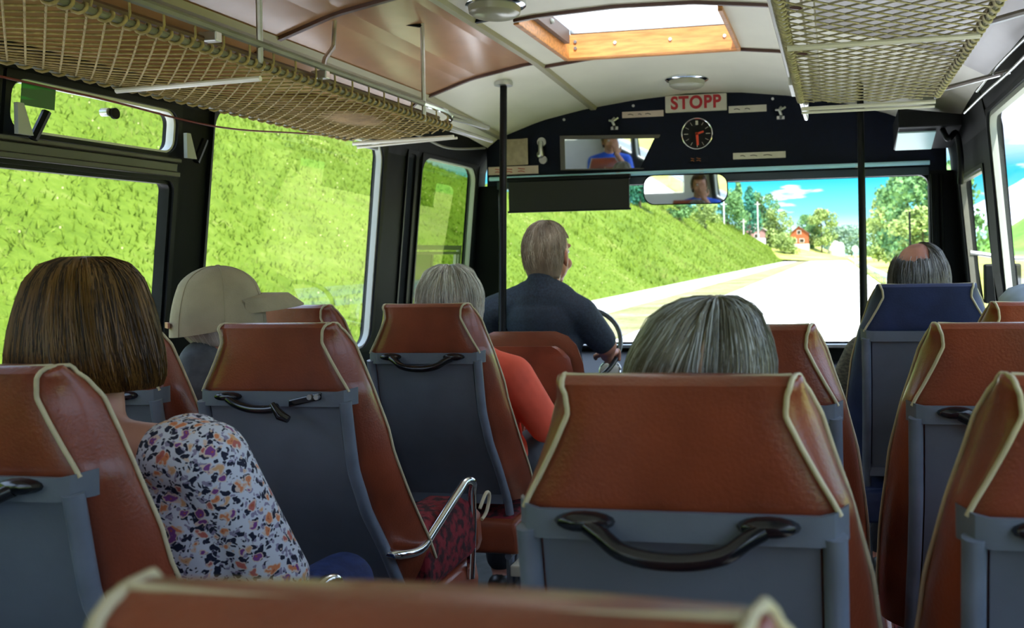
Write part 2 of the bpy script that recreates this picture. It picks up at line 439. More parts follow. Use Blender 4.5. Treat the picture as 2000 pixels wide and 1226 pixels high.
# ceiling with the roof hatch opening
SX0, SX1, SY0, SY1 = -1.205, -.412, 3.46, 4.16
RL, RR = -1.345, -.075
def ceil_patch(b, xs, ys, t=.03):
    for ya, yb in zip(ys, ys[1:]):
        for xa, xb in zip(xs, xs[1:]):
            if xa >= SX0 - 1e-6 and xb <= SX1 + 1e-6 and ya >= SY0 - 1e-6 and yb <= SY1 + 1e-6: continue
            b.hexa([(x, y, zc(x, y) + k) for x in (xa, xb) for y in (ya, yb) for k in (0, t)])
def fr(a, b, n): return [a + (b - a) * i / n for i in range(n + 1)]
YS = sorted(fr(YB, SY0, 6) + fr(SY0, SY1, 2)[1:] + fr(SY1, YF, 6)[1:])
b = B(); ceil_patch(b, sorted(fr(RL, SX0, 2) + fr(SX0, SX1, 10)[1:] + fr(SX1, RR, 4)[1:]), YS)
ceil_patch(b, fr(-2.06, RL, 10), fr(4.10, YF, 4)); ceil_patch(b, fr(RR, .66, 10), fr(3.72, YF, 5))
tag(b.build('ceiling', M_ceil, smooth=True, edge=30), 'cream vaulted bus ceiling', kind='structure')
b = B(); ceil_patch(b, fr(-2.06, RL, 10), fr(YB, 4.10, 6))
tag(b.build('trim_2', M_ceilb, smooth=True, edge=30), 'glossy brown laminate ceiling panels above the left luggage rack', kind='structure')
b = B(); ceil_patch(b, fr(RR, .66, 10), fr(YB, 3.72, 6))
tag(b.build('trim_15', mat('shaded_brown_laminate', (.13, .095, .06, 1), .3, var=.25, scale=2.2), smooth=True, edge=30), 'brown ceiling panels above the right luggage rack with shade painted into them', kind='structure')  # shade over the right rack is painted in as a darker brown
def rib(name, x0, x1, y, w, m, h=.012, label=None):
    n = 24; rings = []
    for i in range(n + 1):
        x = x0 + (x1 - x0) * i / n; z = zc(x, y)
        rings.append([(x, y - w, z + .004), (x, y - w * .7, z - h), (x, y + w * .7, z - h), (x, y + w, z + .004)])
    return tag(B().loft(rings).build(name, m), label, kind='structure')
def rail(name, x, y0, y1, w, m, h=.014, label=None):
    n = 16; rings = []
    for i in range(n + 1):
        y = y0 + (y1 - y0) * i / n; z = zc(x, y)
        rings.append([(x - w, y, z + .006), (x - w * .6, y, z - h), (x + w * .6, y, z - h), (x + w, y, z + .006)])
    return tag(B().loft(rings).build(name, m), label, kind='structure')
rib('trim_3', -2.0, RL, 4.10, .012, M_brib, label='dark brown rib crossing the left ceiling ahead of the rack end')
rib('trim_4', RL, RR, 4.185, .012, M_brib, label='brown rib in front of the roof hatch')
rib('trim_5', -2.0, RL, 2.90, .014, M_brib, label='dark brown rib above the left rack')
rib('trim_6', RL, SX0 + .04, 3.33, .014, M_blk, label='short dark rib left of the roof hatch')
rib('trim_7', SX0, RR, 3.41, .010, M_brib)
for k, y in enumerate((1.6, .2, -1.2)): rib('trim_%d' % (20 + k), -2.0, .5, y, .012, M_brib)
rail('trim_8', RL, YB, YF - .02, .024, M_trim, label='long cream ceiling rail left of the roof hatch')
rail('trim_9', RR, YB, YF - .02, .030, M_trim, label='long cream ceiling rail beside the right luggage rack')
rail('trim_10', -1.90, YB, YF - .02, .03, M_trim, label='cream moulding along the left edge of the ceiling')

b = B()
for z0_, z1_ in ((1.865, 1.93), (1.93, 1.975)):
    b.hexa([(xl(z) + k_, y, z) for k_ in (.002, .008) for y in (YB, 4.0) for z in (z0_, z1_)])
tag(b.build('trim_14', M_ceilb, smooth=False), 'brown cove panel between left windows and ceiling', kind='structure')
# roof hatch
h = thing('roof_hatch', ((SX0 + SX1) / 2, (SY0 + SY1) / 2, 2.25), 'open roof hatch with an orange wooden frame and white lid', 'roof hatch')
b = B(); zb = 2.215
for (xa, xb, ya, yb) in ((SX0 - .012, SX1 + .012, SY1 - .004, SY1 + .02), (SX0 - .02, SX0 + .004, SY0, SY1), (SX1 - .004, SX1 + .014, SY0, SY1), (SX0, SX1, SY0 - .006, SY0 + .004)):
    b.box(xa, xb, ya, yb, zb if ya > SY0 - .005 or xb - xa < .1 else 2.262, 2.335)
b.build('wooden_frame', M_wood, h, smooth=False, bevel=.003)
for x, z in ((-1.17, 2.27), (-1.17, 2.30), (-.98, 2.285), (-.72, 2.285), (-.47, 2.285)): B().cyl((x, SY1 - .004, z), (x, SY1 - .008, z), .008, 12).build('screw', M_alu, h)
M_hatch = bpy.data.materials.new('milky_lid'); M_hatch.use_nodes = True
nn = M_hatch.node_tree.nodes; ll = M_hatch.node_tree.links; pb = nn['Principled BSDF']; pb.inputs['Base Color'].default_value = (.85, .85, .82, 1); pb.inputs['Roughness'].default_value = .5
tr = nn.new('ShaderNodeBsdfTranslucent'); tr.inputs['Color'].default_value = (.92, .92, .90, 1); mx = nn.new('ShaderNodeMixShader'); mx.inputs[0].default_value = .75
ll.new(pb.outputs[0], mx.inputs[1]); ll.new(tr.outputs[0], mx.inputs[2]); ll.new(mx.outputs[0], nn['Material Output'].inputs[0])
B().box(SX0 + .03, SX1 - .01, SY0 - .03, SY1 - .06, 2.338, 2.350).build('lid', M_hatch, h, smooth=False, bevel=.004)
b = B(); b.box(SX0 + .03, SX1 - .005, SY1 - .075, SY1 - .058, 2.318, 2.348); b.build('lid_rim', M_alu, h, smooth=False, bevel=.003)
B().box(SX0 + .005, SX0 + .03, SY0 + .02, SY1 - .08, 2.275, 2.338).build('side_stay', mat('hatch_grey', (.14, .10, .09, 1), .5), h, smooth=False)
B().ell((SX0 + .032, 3.80, 2.31), (.012, .012, .012)).build('knob', M_gask, h)

# ------------------------------------------------------------------ front wall, windscreen, header
b = B()
n = 40; xs = fr(-1.995, .60, n)
for xa, xb in zip(xs, xs[1:]):
    b.hexa([(x, y, z) for x in (xa, xb) for y in (5.13, 5.19) for z in (1.70, zc(x, 5.13) + .02)])
tag(b.build('wall_front', M_navy, smooth=False), 'dark navy header board above the windscreen', kind='structure')
b = B(); b.box(-2.10, -1.925, 5.12, 5.2, 0, 1.72).box(.505, .70, 5.10, 5.2, 0, 1.72).box(-2.15, .74, 5.13, 5.2, 0, .80)
for x, w in ((.53, .012), (.575, .01)): b.tube([(x, 5.08, .5), (x - .01, 5.08, 1.7)], w, 8)
tag(b.build('trim_11', M_blk2, smooth=False), 'black corner posts and lower panel around the windscreen', kind='structure')
n_w += 1
mpf = lambda x, z, d: (x, 5.14 + d, z)
fb = B(); ring(fb, mpf, rrect(-1.94, .52, .78, 1.715, .01), rrect(-1.925, .503, .80, 1.700, .05), -.008, .04)
ws = tag(fb.build('window_%d' % n_w, M_blk), 'wide front windscreen', kind='structure')
fb = B(); fb.loft([[mpf(p, q, d) for p, q in rrect(-1.93, .51, .79, 1.705, .05)] for d in (.02, .024)]); fb.build('pane', M_glass, ws, smooth=False)
fb = B(); fb.box(.142, .172, 5.12, 5.18, .78, 1.705); fb.build('divider', M_blk, ws, smooth=False)
b = B().box(-1.94, .52, 5.08, 5.14, .775, .795); tag(b.build('trim_12', M_alu, smooth=False, bevel=.003), kind='structure')
# curtain rod
rod = thing('curtain_rod', (-.7, 5.10, 1.763), 'pale blue rod running along the bottom of the header board', 'rod')
B().tube([(-1.97, 5.105, 1.760), (-1.0, 5.105, 1.762), (.51, 5.105, 1.764)], .0125, 10).build('rod', M_blueline, rod)
for x in (-1.88, -1.20, -.72, .13): B().box(x - .012, x + .012, 5.095, 5.13, 1.752, 1.773).build('clip', M_alu, rod, smooth=False, bevel=.002)
b = B().box(-1.93, .505, 5.115, 5.14, 1.700, 1.742); tag(b.build('trim_13', mat('blue_black_strip', (.010, .03, .05, 1), .4), smooth=False), kind='structure')

YH = 5.13
# STOPP sign
s = thing('stop_sign', (-.75, YH, 2.15), 'cream illuminated-style sign with red STOPP lettering on the header board', 'sign')
B().box(-.922, -.575, YH - .022, YH, 2.098, 2.193).build('sign_box', M_label2, s, smooth=False, bevel=.004)
text('lettering', 'STOPP', .098, (-.748, YH - .0235, 2.146), (pi / 2, 0, 0), M_red, s, bold=.0036, sx=.92)
def plate(name, x0, x1, z0, z1, m, label, words, cat='label', inkm=M_ink, rows=1, ry=0):
    t = thing(name, ((x0 + x1) / 2, YH, z0), label, cat)
    B().box(x0, x1, YH - .006, YH, z0, z1).build('plate', m, t, smooth=False, bevel=.001)
    w = x1 - x0; hh = z1 - z0
    for r_ in range(rows):
        zz = z0 + hh * (r_ + 1) / (rows + 1) + 0.0; x = x0 + w * .14
        for wd in words:
            n_ = max(3, int(wd * 9)); step = w * wd / n_
            B().tube([(x + i * step, YH - .0075, zz + .0035 * sin(i * 2.3 + r_)) for i in range(n_)], .0022, 5).build('printed_word', inkm, t); x += w * wd + w * .05
    return t
plate('label_plate', -1.175, -.935, 2.082, 2.117, M_label, 'narrow pinkish label left of the STOPP sign', (.2, .12, .2))
plate('label_plate', -.565, -.355, 2.082, 2.120, M_label2, 'narrow ivory label right of the STOPP sign', (.24, .2))
plate('label_plate', -.546, -.255, 1.822, 1.858, M_label2, 'long ivory label low on the header right of the clock', (.14, .2, .25))
plate('warning_label', -1.985, -1.68, 1.785, 1.832, M_label, 'pink and cream warning label just above the rod at left', (.16, .2, .2), rows=2, inkm=M_red)
plate('brand_plate', -.80, -.682, 1.812, 1.848, M_navy, 'small dark plate with orange marks under the clock', (.22, .3), rows=2, inkm=mat('dull_orange', (.35, .12, .03, 1), .5))
t = thing('paper_notice', (-1.80, YH, 1.84), 'curling beige paper notice pinned left of the mirror', 'notice')
rg = []
for i in range(9):
    x = -1.885 + .15 * i / 8; d = .004 + .018 * max(0, (i - 5) / 3) ** 2
    rg.append([(x, YH - d, 1.838), (x, YH - d - .0012, 1.838), (x, YH - d - .0012, 1.990), (x, YH - d, 1.990)])
B().loft(rg).build('sheet', M_paper, t)
# chrome catch
t = thing('chrome_catch', (-1.65, YH, 1.85), 'chrome twist catch between paper notice and mirror', 'catch')
B().tube([(-1.66, YH - .01, 1.965), (-1.655, YH - .03, 1.93), (-1.655, YH - .02, 1.895)], [.016, .014, .018], 10).build('lever', M_alu, t)
B().ell((-1.662, YH - .012, 1.893), (.024, .014, .022)).build('knuckle', M_alu, t)
B().cyl((-1.648, YH, 1.862), (-1.648, YH - .014, 1.862), .024, 18).build('screw_head', M_alu, t)
B().cyl((-1.655, YH, 1.965), (-1.655, YH - .012, 1.965), .027, 18).build('rosette', M_alu, t)
# coat hooks
def hook(x, z, label):
    t = thing('coat_hook', (x, YH, z), label, 'hook', 'chrome hooks on the header board')
    B().box(x - .022, x + .022, YH - .006, YH, z - .035, z - .015).build('base_plate', M_alu, t, smooth=False, bevel=.003)
    B().tube([(x, YH - .004, z - .025), (x + .004, YH - .03, z - .01), (x - .006, YH - .032, z + .015), (x + .004, YH - .018, z + .03)], .009, 8).build('stem', M_alu, t)
    B().tube([(x - .026, YH - .02, z + .018), (x, YH - .03, z + .012), (x + .028, YH - .022, z + .03)], .007, 8).build('prongs', M_alu, t)
hook(-1.222, 2.052, 'chrome coat hook above the framed header mirror')
hook(-.278, 2.068, 'chrome coat hook at the right of the header board')
b = B()
for x, z in ((-1.52, 2.09), (-1.11, 2.15), (-.32, 2.15)):
    tag(B().cyl((x, YH, z), (x, YH - .005, z), .008, 12).build('screw', M_alu), 'small bright screw head %s' % {-1.52: 'high on the header above the chrome catch', -1.11: 'on the header left of the STOPP sign', -.32: 'on the header above the right coat hook'}[x], 'screw')
# clock
t = thing('clock', (-.745, YH, 1.973), 'round black clock with orange-red hands below the STOPP sign', 'clock')
cx, cz, cr_ = -.745, 1.973, .086
B().cyl((cx, YH, cz), (cx, YH - .014, cz), cr_, 40).build('dial', M_blk, t, edge=30)
B().tube([(cx + cr_ * cos(2 * pi * k / 40), YH - .016, cz + cr_ * sin(2 * pi * k / 40)) for k in range(40)], .0045, 8, close=True).build('bezel', M_chrome, t)
for i in range(12):
    k = B(); a = 2 * pi * i / 12; L = .02 if i % 3 else .024
    d = V((sin(a), 0, cos(a))); s_ = V((cos(a), 0, -sin(a)))
    if i == 0: k.box(cx - .007, cx + .007, YH - .0165, YH - .014, cz + .050, cz + .074).build('hour_mark', M_label2, t, smooth=False); continue
    p = V((cx, YH - .015, cz)); w_ = .0016
    k.tube([p + d * (.074 - L), p + d * .074], .0019 if i % 3 == 0 else .0012, 5).build('hour_mark', M_label2, t)
def hand(dx, dz, w, name):
    L = math.hypot(dx, dz); d = V((dx / L, 0, dz / L)); q = V((d.z, 0, -d.x)); p = V((cx, YH - .018, cz)) - d * .008
    vs = [p + q * w, p - q * w, p + d * L - q * w * .8, p + d * L + q * w * .8]
    B().loft([[v + V((0, k_, 0)) for v in vs] for k_ in (0, .002)]).build(name, M_orange, t, smooth=False)
hand(.045, .014, .006, 'hour_hand'); hand(.004, -.072, .0075, 'minute_hand')
# header mirror
t = thing('header_mirror', (-1.23, YH, 1.79), 'long framed mirror on the header reflecting a blue shirt', 'mirror')
mm = Matrix.Rotation(rad(0), 3, 'Z')
mc = V((-1.232, 5.085, 1.885))
tgt = V((.10, -.34, 1.13)); ca = V((0, 0, 1.3))
nrm = ((tgt - mc).normalized() + (ca - mc).normalized()).normalized()
q = nrm.to_track_quat('Y', 'Z').to_matrix()      # local +Y looks back into the bus
def mbox(b, x0, x1, y0, y1, z0, z1): b.hexa([mc + q @ V((x, y, z)) for x in (x0, x1) for y in (y0, y1) for z in (z0, z1)]); return b
b = B()
for a_ in ((-.29, -.275, -.098, .098), (.262, .29, -.098, .098), (-.29, .29, .076, .098), (-.29, .29, -.098, -.090)):
    mbox(b, a_[0], a_[1], -.012, .010, a_[2], a_[3])
mbox(b, -.285, .285, -.012, -.002, -.095, .095)
b.build('frame', mat('mirror_frame', (.07, .065, .06, 1), .4), t, smooth=False, bevel=.003)
mbox(B(), -.276, .264, -.001, .004, -.091, .077).build('mirror_glass', M_mirror, t, smooth=False)
B().tube([mc + V((0, .0, 0)), V((mc.x, YH, mc.z))], .02, 10).build('bracket', M_blk, t)
# rear view mirror
t = thing('rear_view_mirror', (-.81, 5.0, 1.66), 'wide rounded rear-view mirror hanging over the windscreen', 'mirror')
mc = V((-.795, 4.98, 1.655)); tgt = V((-.06, -.40, 1.22)); nrm = ((tgt - mc).normalized() + (ca - mc).normalized()).normalized(); q = nrm.to_track_quat('Y', 'Z').to_matrix()
b = B(); lp = rrect(-.232, .232, -.083, .083, .06, 6); b.loft([[mc + q @ V((x * s_, y_, z * s_)) for x, z in lp] for y_, s_ in ((-.03, .9), (-.02, 1.0), (.008, 1.0))]); b.build('housing', M_blk, t)
b = B(); lp = rrect(-.226, .226, -.077, .077, .056, 6)
b.loft([[mc + q @ V((x, y_, z)) for x, z in lp] for y_ in (.008, .0095)]); b.build('mirror_glass', M_mirror, t, smooth=False)
B().tube([mc + V((0, .02, .06)), (-.80, 5.09, 1.73), (-.80, 5.12, 1.74)], .012, 8).build('arm', M_blk, t)
# sun visor
t = thing('sun_visor', (-1.48, 5.06, 1.56), 'wide black roller sun visor over the driver side of the windscreen', 'sun visor')
B().box(-1.838, -1.128, 5.055, 5.065, 1.560, 1.745).build('blind', M_visor, t, smooth=False)
B().cyl((-1.845, 5.06, 1.745), (-1.12, 5.06, 1.745), .014, 14).build('roller', M_blk, t)
B().cyl((-1.845, 5.06, 1.562), (-1.12, 5.06, 1.562), .006, 10).build('bottom_rod', M_blk, t)

# ceiling lamps
def lamp(x, y, r, h_, label):
    z = zc(x, y); t = thing('ceiling_lamp', (x, y, z), label, 'ceiling lamp', 'round ceiling lamps')
    B().loft([[(x + q_ * cos(2 * pi * j / 28), y + q_ * sin(2 * pi * j / 28), z_) for j in range(28)] for q_, z_ in ((r, z + .02), (r * 1.0, z - .004), (r * .9, z - .012))]).build('chrome_rim', M_chrome, t)
    B().loft([[(x + q_ * cos(2 * pi * j / 28), y + q_ * sin(2 * pi * j / 28), z_) for j in range(28)] for q_, z_ in ((r * .84, z - .006), (r * .8, z - h_ * .75), (r * .66, z - h_), (r * .2, z - h_ * 1.03))]).build('glass_dish', mat('lamp_dish', (.42, .42, .33, 1), .25), t)
lamp(-.745, 4.78, .115, .045, 'shallow round ceiling lamp directly above the STOPP sign')
lamp(-1.20, 3.19, .115, .045, 'chrome rimmed ceiling lamp at the near left corner of the roof hatch')

# ------------------------------------------------------------------ poles
t = thing('grab_pole', (-1.32, 3.43, 0), 'black grab pole with a ceiling flange standing behind the driver', 'pole')
B().tube([(-1.315, 3.43, 0), (-1.421, 3.79, .888), (-1.571, 4.28, 2.148)], .017, 14).build('pole', M_blk, t)
B().loft([[(-1.571 + q_ * cos(2 * pi * j / 24), 4.28 + q_ * sin(2 * pi * j / 24), z_) for j in range(24)] for q_, z_ in ((.022, 2.135), (.045, 2.138), (.046, 2.155), (.03, 2.19))]).build('flange', M_alu, t)
t = thing('grab_pole', (.13, 4.6, 0), 'black grab pole in front of the windscreen divider at the entrance', 'pole')
B().tube([(.128, 4.6, 0), (.131, 4.6, .9), (.139, 4.6, 2.13)], .0165, 14).build('pole', M_blk, t)
B().cyl((.128, 4.6, 0), (.128, 4.6, .02), .04, 20).build('floor_flange', M_alu, t)

# ------------------------------------------------------------------ luggage racks
def rack(xo, zo, xi, zi, name, label, mnet, cross, step, sag, ymin=-2.9, yend=3.5, zup=None, seed=1):
    t = thing(name, (xo, 0, zo), label, 'luggage rack')
    y0 = ymin
    B().tube(catmull([(xo, y0, zo), (xo, yend - .05, zo), (xo + (xi - xo) * .04, yend, zo - .004)], 3), .0085, 8).build('outer_tube', M_alu if xo > -1 else M_rail, t)
    B().tube([(xi, y0, zi), (xi, yend, zi)], .009, 8).build('inner_tube', M_rail, t)
    for y in cross:
        B().tube([(xo, y, zo - .018 - sag), (xi, y, zi - .018)], .0075, 8).build('cross_bar', M_barw, t)
    B().tube([(xo, yend + .035, zo - .035), (xi, yend + .035, zi - .03)], .005, 8).build('front_bar', M_barw, t)
    W_ = abs(xi - xo); sg = 1 if xi > xo else -1
    def surf(u, v):
        z = zo + (zi - zo) * v - sag * 4 * v * (1 - v) - .004
        return (xo + (xi - xo) * v, u, z)
    sp = []; L = yend - y0; n = int(L / step); kx = cross_k
    nv = 10
    for i in range(-6, n + 6):
        for s_ in (1, -1):
            u0_ = y0 + i * step; pts = []
            for j in range(nv + 1):
                v = j / nv; u = u0_ + s_ * v * W_ * kx
                if y0 <= u <= yend: pts.append(surf(u, v))
            if len(pts) > 1: sp.append(pts)
    curves('net', sp, .0026, mnet, t)
    hel = []
    for side_x, side_z in ((xo, zo), (xi, zi)):
        pts = []
        k_ = int((yend - .02 - .2) / .035 * 8) if side_x == xo else int((yend - .02 - .2) / .05 * 8)
        pit = .035 if side_x == xo else .05
        for i in range(k_):
            a = 2 * pi * i / 8; pts.append((side_x + .0125 * cos(a), .2 + i / 8 * pit, side_z + .0125 * sin(a)))
        hel.append(pts)
    curves('lashing', hel, .0042, mnet, t)
    return t, surf
cross_k = 1.0
rk, sf = rack(-1.50, 1.826, -1.94, 1.800, 'luggage_rack', 'brown rope-net luggage rack along the left side above the windows', M_net, (3.5, 2.23, 1.0, -.2, -1.4), .05, .016)
b = B().tube(catmull([(-1.50, -2.9, 1.882), (-1.50, 3.42, 1.882), (-1.51, 3.50, 1.868), (-1.545, 3.505, 1.845)], 4), .011, 8); b.build('upper_tube', M_rail, rk)
B().tube([(-1.53, -2.9, 1.857), (-1.53, 3.42, 1.857)], .009, 8).build('shadow_tube', mat('brown_shadow', (.10, .05, .03, 1), .4), rk)  # brown shadow between upper and outer tubes, drawn as a tube
B().tube([(-1.535, -2.9, 1.905), (-1.535, 3.36, 1.900)], .006, 8).build('top_wire', M_blk, rk)
for (x, y, x2, y2, z2) in ((-1.5, 3.23, -1.50, 3.23, 2.185), (-1.5, 2.23, -1.5, 2.23, 2.19), (-1.5, 1.0, -1.5, 1.0, 2.19), (-1.5, -.2, -1.5, -.2, 2.19)):
    hb = B().tube([(x, y, 1.815), (x, y, 1.885), (x2, y2, z2)], .0085, 8).build('hanger_rod', M_alu, rk)
    B().tube([(x - .055, y - .03, z2 - .006), (x + .0, y, z2 - .012)], .008, 8).build('ceiling_foot', M_blk, hb)
B().tube([(-1.50, 2.52, 1.84), (-1.60, 2.72, 1.95), (-1.69, 2.93, 2.04), (-1.70, 2.96, 2.15)], .008, 8).build('slanted_brace', M_alu, rk)
for y in (2.05, 2.55): B().box(-1.54, -1.49, y - .012, y + .012, 1.85, 1.875).build('clip', M_alu, rk, smooth=False, bevel=.003)
B().tube(catmull([(-1.50, 3.22, 1.882), (-1.50, 3.42, 1.882), (-1.51, 3.50, 1.868), (-1.545, 3.507, 1.845)], 4), .0118, 8).build('end_loop', M_chrome, rk)
for i in range(30):     # cords dropping from upper tube to net
    y = .4 + i * .105; curves('drop_cord', [[(-1.50, y, 1.880), (-1.503, y + .006, 1.850), (-1.505, y, 1.825)]], .003, M_net, rk)
# folded cloth on the rack
t = thing('rolled_blanket', (-1.72, 2.95, 1.79), 'folded tan blanket lying in the front end of the left rack', 'blanket')
o = B().ell((-1.71, 3.0, 1.822), (.15, .33, .030)).ell((-1.72, 2.80, 1.826), (.12, .16, .03)).build('cloth', mat('tan_cloth', (.30, .19, .08, 1), .85, var=.3, scale=14, bump=.3), t)
# coarser net for the right rack
cross_k = .85
rk2, sf2 = rack(-.112, 1.862, .375, 1.858, 'luggage_rack', 'pale rope-net luggage rack at the upper right', M_netw, (3.5, 2.45, 1.3, .1, -1.3), .062, .008)
B().tube([(-.135, -2.9, 1.895), (-.135, 3.30, 1.895), (-.12, 3.42, 1.88)], .011, 8).build('upper_tube', M_white, rk2)
B().box(-.142, -.112, 3.12, 3.36, 1.86, 1.905).build('end_clamp', M_white, rk2, smooth=False, bevel=.004)
for y in (3.0, 2.45, 1.3): B().tube([(-.135, y, 1.895), (-.135, y, zc(-.135, y) + .0)], .008, 8).build('hanger_rod', M_alu, rk2)
for y in (3.35, 2.4): B().tube([(.375, y, 1.858), (.60, y - .05, 1.90)], .009, 8).build('wall_bracket', M_alu, rk2)
# cable bundle along right cove
t = thing('cable', (.58, 2.9, 1.9), 'pale cable bundle running along the top of the right windows', 'cable')
curves('cable', [catmull([(.615, .4, 1.905), (.60, 2.0, 1.92), (.585, 3.0, 1.885), (.56, 3.6, 1.875), (.53, 3.9, 1.85)], 6), catmull([(.60, 1.4, 1.93), (.585, 2.5, 1.925), (.55, 3.2, 1.91), (.52, 3.5, 1.87)], 6)], .005, M_alu, t, res=2)
# left cord
t = thing('bell_cord', (-1.99, 2.5, 1.78), 'thin dark red cord sagging along the top of the left windows', 'cord')
curves('cord', [catmull([(-2.0, .6, 1.79), (-2.0, 1.97, 1.768), (-2.0, 2.25, 1.765), (-2.0, 2.6, 1.752), (-2.0, 2.85, 1.758), (-2.0, 3.2, 1.79), (-1.97, 3.6, 1.82)], 6)], .0032, M_redcord, t, res=2)
t = thing('wall_cable', (-1.95, 4.4, 1.86), 'grey cable looping along the cove above the driver window', 'cable')
curves('cable', [catmull([(-1.975, 3.6, 1.88), (-1.965, 4.1, 1.90), (-1.96, 4.5, 1.875), (-1.955, 5.0, 1.93)], 6)], .006, M_rail, t, res=2)
# green sticker on hopper, knob
t = thing('green_sticker', (-2.03, 2.05, 1.72), 'dark green sign with faded lettering stuck on the upper pane', 'sign')
B().hexa([(xl(z) - k_ + .01, y, z) for k_ in (0, .002) for y in (2.012, 2.115) for z in (1.715, 1.775)]).build('sign_sheet', M_green, t, smooth=False)
t = thing('window_catch', (-2.02, 2.29, 1.735), 'small round metal catch on the hinged upper pane', 'window catch')
B().cyl((-2.035, 2.285, 1.735), (-2.012, 2.285, 1.735), .012, 16).build('stem', M_alu, t)
B().cyl((-2.012, 2.300, 1.733), (-2.004, 2.300, 1.733), .016, 18).build('knob', M_blk, t)
t = thing('window_tag', (-2.02, 3.8, 1.80), 'short grey bar fixed in the upper front corner of the left window', 'bar')
B().hexa([(xl(z) + k_, y, z) for k_ in (.004, .014) for y in (3.68, 3.86) for z in (1.795, 1.812)]).build('bar', M_tube, t, smooth=False, bevel=.003)
# locker box at front right, a reflection painted aqua on its tilted lid
t = thing('locker_box', (.45, 4.45, 1.78), 'dark box with a pale reflection painted on its tilted underside hanging at the front right corner', 'locker box')
B().hexa([(x, y, z) for x, y, z in ((.30, 4.35, 1.86), (.30, 4.35, 1.95), (.30, 4.75, 1.80), (.30, 4.75, 1.93), (.58, 4.35, 1.86), (.58, 4.35, 1.91), (.58, 4.75, 1.80), (.58, 4.75, 1.89))]).build('housing', M_blk, t, smooth=False, bevel=.004)
B().hexa([(x, y, z + k_) for x in (.30, .47) for y, z in ((4.40, 1.845), (4.62, 1.79)) for k_ in (-.006, .0)]).build('reflection_panel', mat('aqua_reflection', (.45, .72, .75, 1), .25), t, smooth=False)
curves('dangling_hose', [catmull([(.50, 4.4, 1.85), (.52, 4.36, 1.80), (.56, 4.4, 1.83), (.58, 4.42, 1.72), (.58, 4.45, 1.6)], 6)], .014, M_blk, t, res=2)

# ------------------------------------------------------------------ dashboard, steering wheel
b = B().box(-1.95, .05, 4.80, 5.12, 0, .70).hexa([(x, y, z) for x in (-1.95, -.6) for y, z in ((4.70, .62), (4.70, .68), (5.08, .70), (5.08, .76))])
tag(b.build('dashboard', M_blk, smooth=False, bevel=.01), 'black dashboard below the windscreen', 'dashboard')
t = thing('steering_wheel', (-1.32, 4.55, .84), 'large thin-rimmed steering wheel in front of the driver', 'steering wheel')
wc = V((-1.335, 4.56, .835)); wr = .255; ta = rad(48)
def wp(a, r_=wr): return wc + V((r_ * cos(a), r_ * sin(a) * cos(ta), r_ * sin(a) * sin(ta)))
B().tube([wp(2 * pi * k_ / 48) for k_ in range(48)], .0125, 10, close=True).build('rim', mat('grey_rim', (.05, .055, .06, 1), .25, coat=.4), t)
b = B()
for a in (rad(0), rad(180), rad(270)): b.tube([wc, wp(a)], .009, 8)
b.build('spokes', M_blk, t); B().ell(wc, (.05, .05, .035)).build('hub', M_blk, t)
B().tube([wc, wc + V((0, .12, -.35)), (wc.x, 4.80, .3)], .025, 10).build('column', M_blk, t)
t = thing('dashboard_dial', (-1.2, 4.72, .68), 'round chrome-ringed gauge on the dashboard beside the wheel', 'gauge')
B().tube([(-1.17 + .055 * cos(a_), 4.70 + .02 * sin(a_), .700 + .055 * sin(a_) * .8) for a_ in [2 * pi * k_ / 28 for k_ in range(28)]], .006, 8, close=True).build('ring', M_chrome, t)
B().ell((-1.17, 4.705, .698), (.05, .02, .042)).build('face', M_label2, t)

# ------------------------------------------------------------------ passenger seats
# s = distance below the top edge; rear half width, front half width, thickness
TA = [(0, .126), (.018, .119), (.04, .118), (.07, .131), (.11, .151), (.150, .173), (.17, .174), (.65, .176)]
TB = [(0, .130), (.02, .141), (.05, .154), (.10, .168), (.15, .184), (.25, .208), (.4, .226), (.55, .230), (.65, .228)]
TT = [(0, .040), (.02, .058), (.05, .072), (.10, .079), (.15, .082), (.25, .088), (.4, .092), (.65, .09)]
DY = [(0, -.012), (.15, 0), (.32, .03), (.43, .085), (.54, .165), (.65, .235)]
ZT = 1.172
def zz(s_): return ZT - s_ - .008 * max(0, 1 - s_ / .15)
def dyv(s_): return interp(DY, s_)
def ringpts(s_, n=6):
    a = interp(TA, s_); b_ = interp(TB, s_); t_ = interp(TT, s_); y = dyv(s_); z = zz(s_)
    ins = interp([(.151, 0), (.175, .012)], s_)
    yr = y + .006 * (s_ < .16) + ins
    out = []
    y0 = yr if s_ > .005 else yr + .012
    for i in range(9):      # rear edge
        u = -1 + 2 * i / 8; out.append((a * u, y0 + .006 * (u * u - .5) * (s_ < .16) , z))
    for i in range(1, n):   # right flank
        k_ = i / n; out.append((a + (b_ - a) * k_ + .010 * sin(pi * k_), y0 + (y + .006 + t_ - y0) * k_, z))
    for i in range(9):
        u = 1 - 2 * i / 8; out.append((b_ * u, y + .006 + t_ + .012 * (1 - u * u), z))
    for i in range(1, n):
        k_ = 1 - i / n; out.append((-(a + (b_ - a) * k_ + .010 * sin(pi * k_)), y0 + (y + .006 + t_ - y0) * k_, z))
    return out
def edge(s_, sx, front):
    a = interp(TB if front else TA, s_); y = dyv(s_) + .006 + (.012 if s_ <= .005 and not front else 0)
    t_ = interp(TT, s_) if front else 0
    return (sx * (a + (.002 if front else .002)), y + t_ - (.001 if not front else -.0), zz(s_))
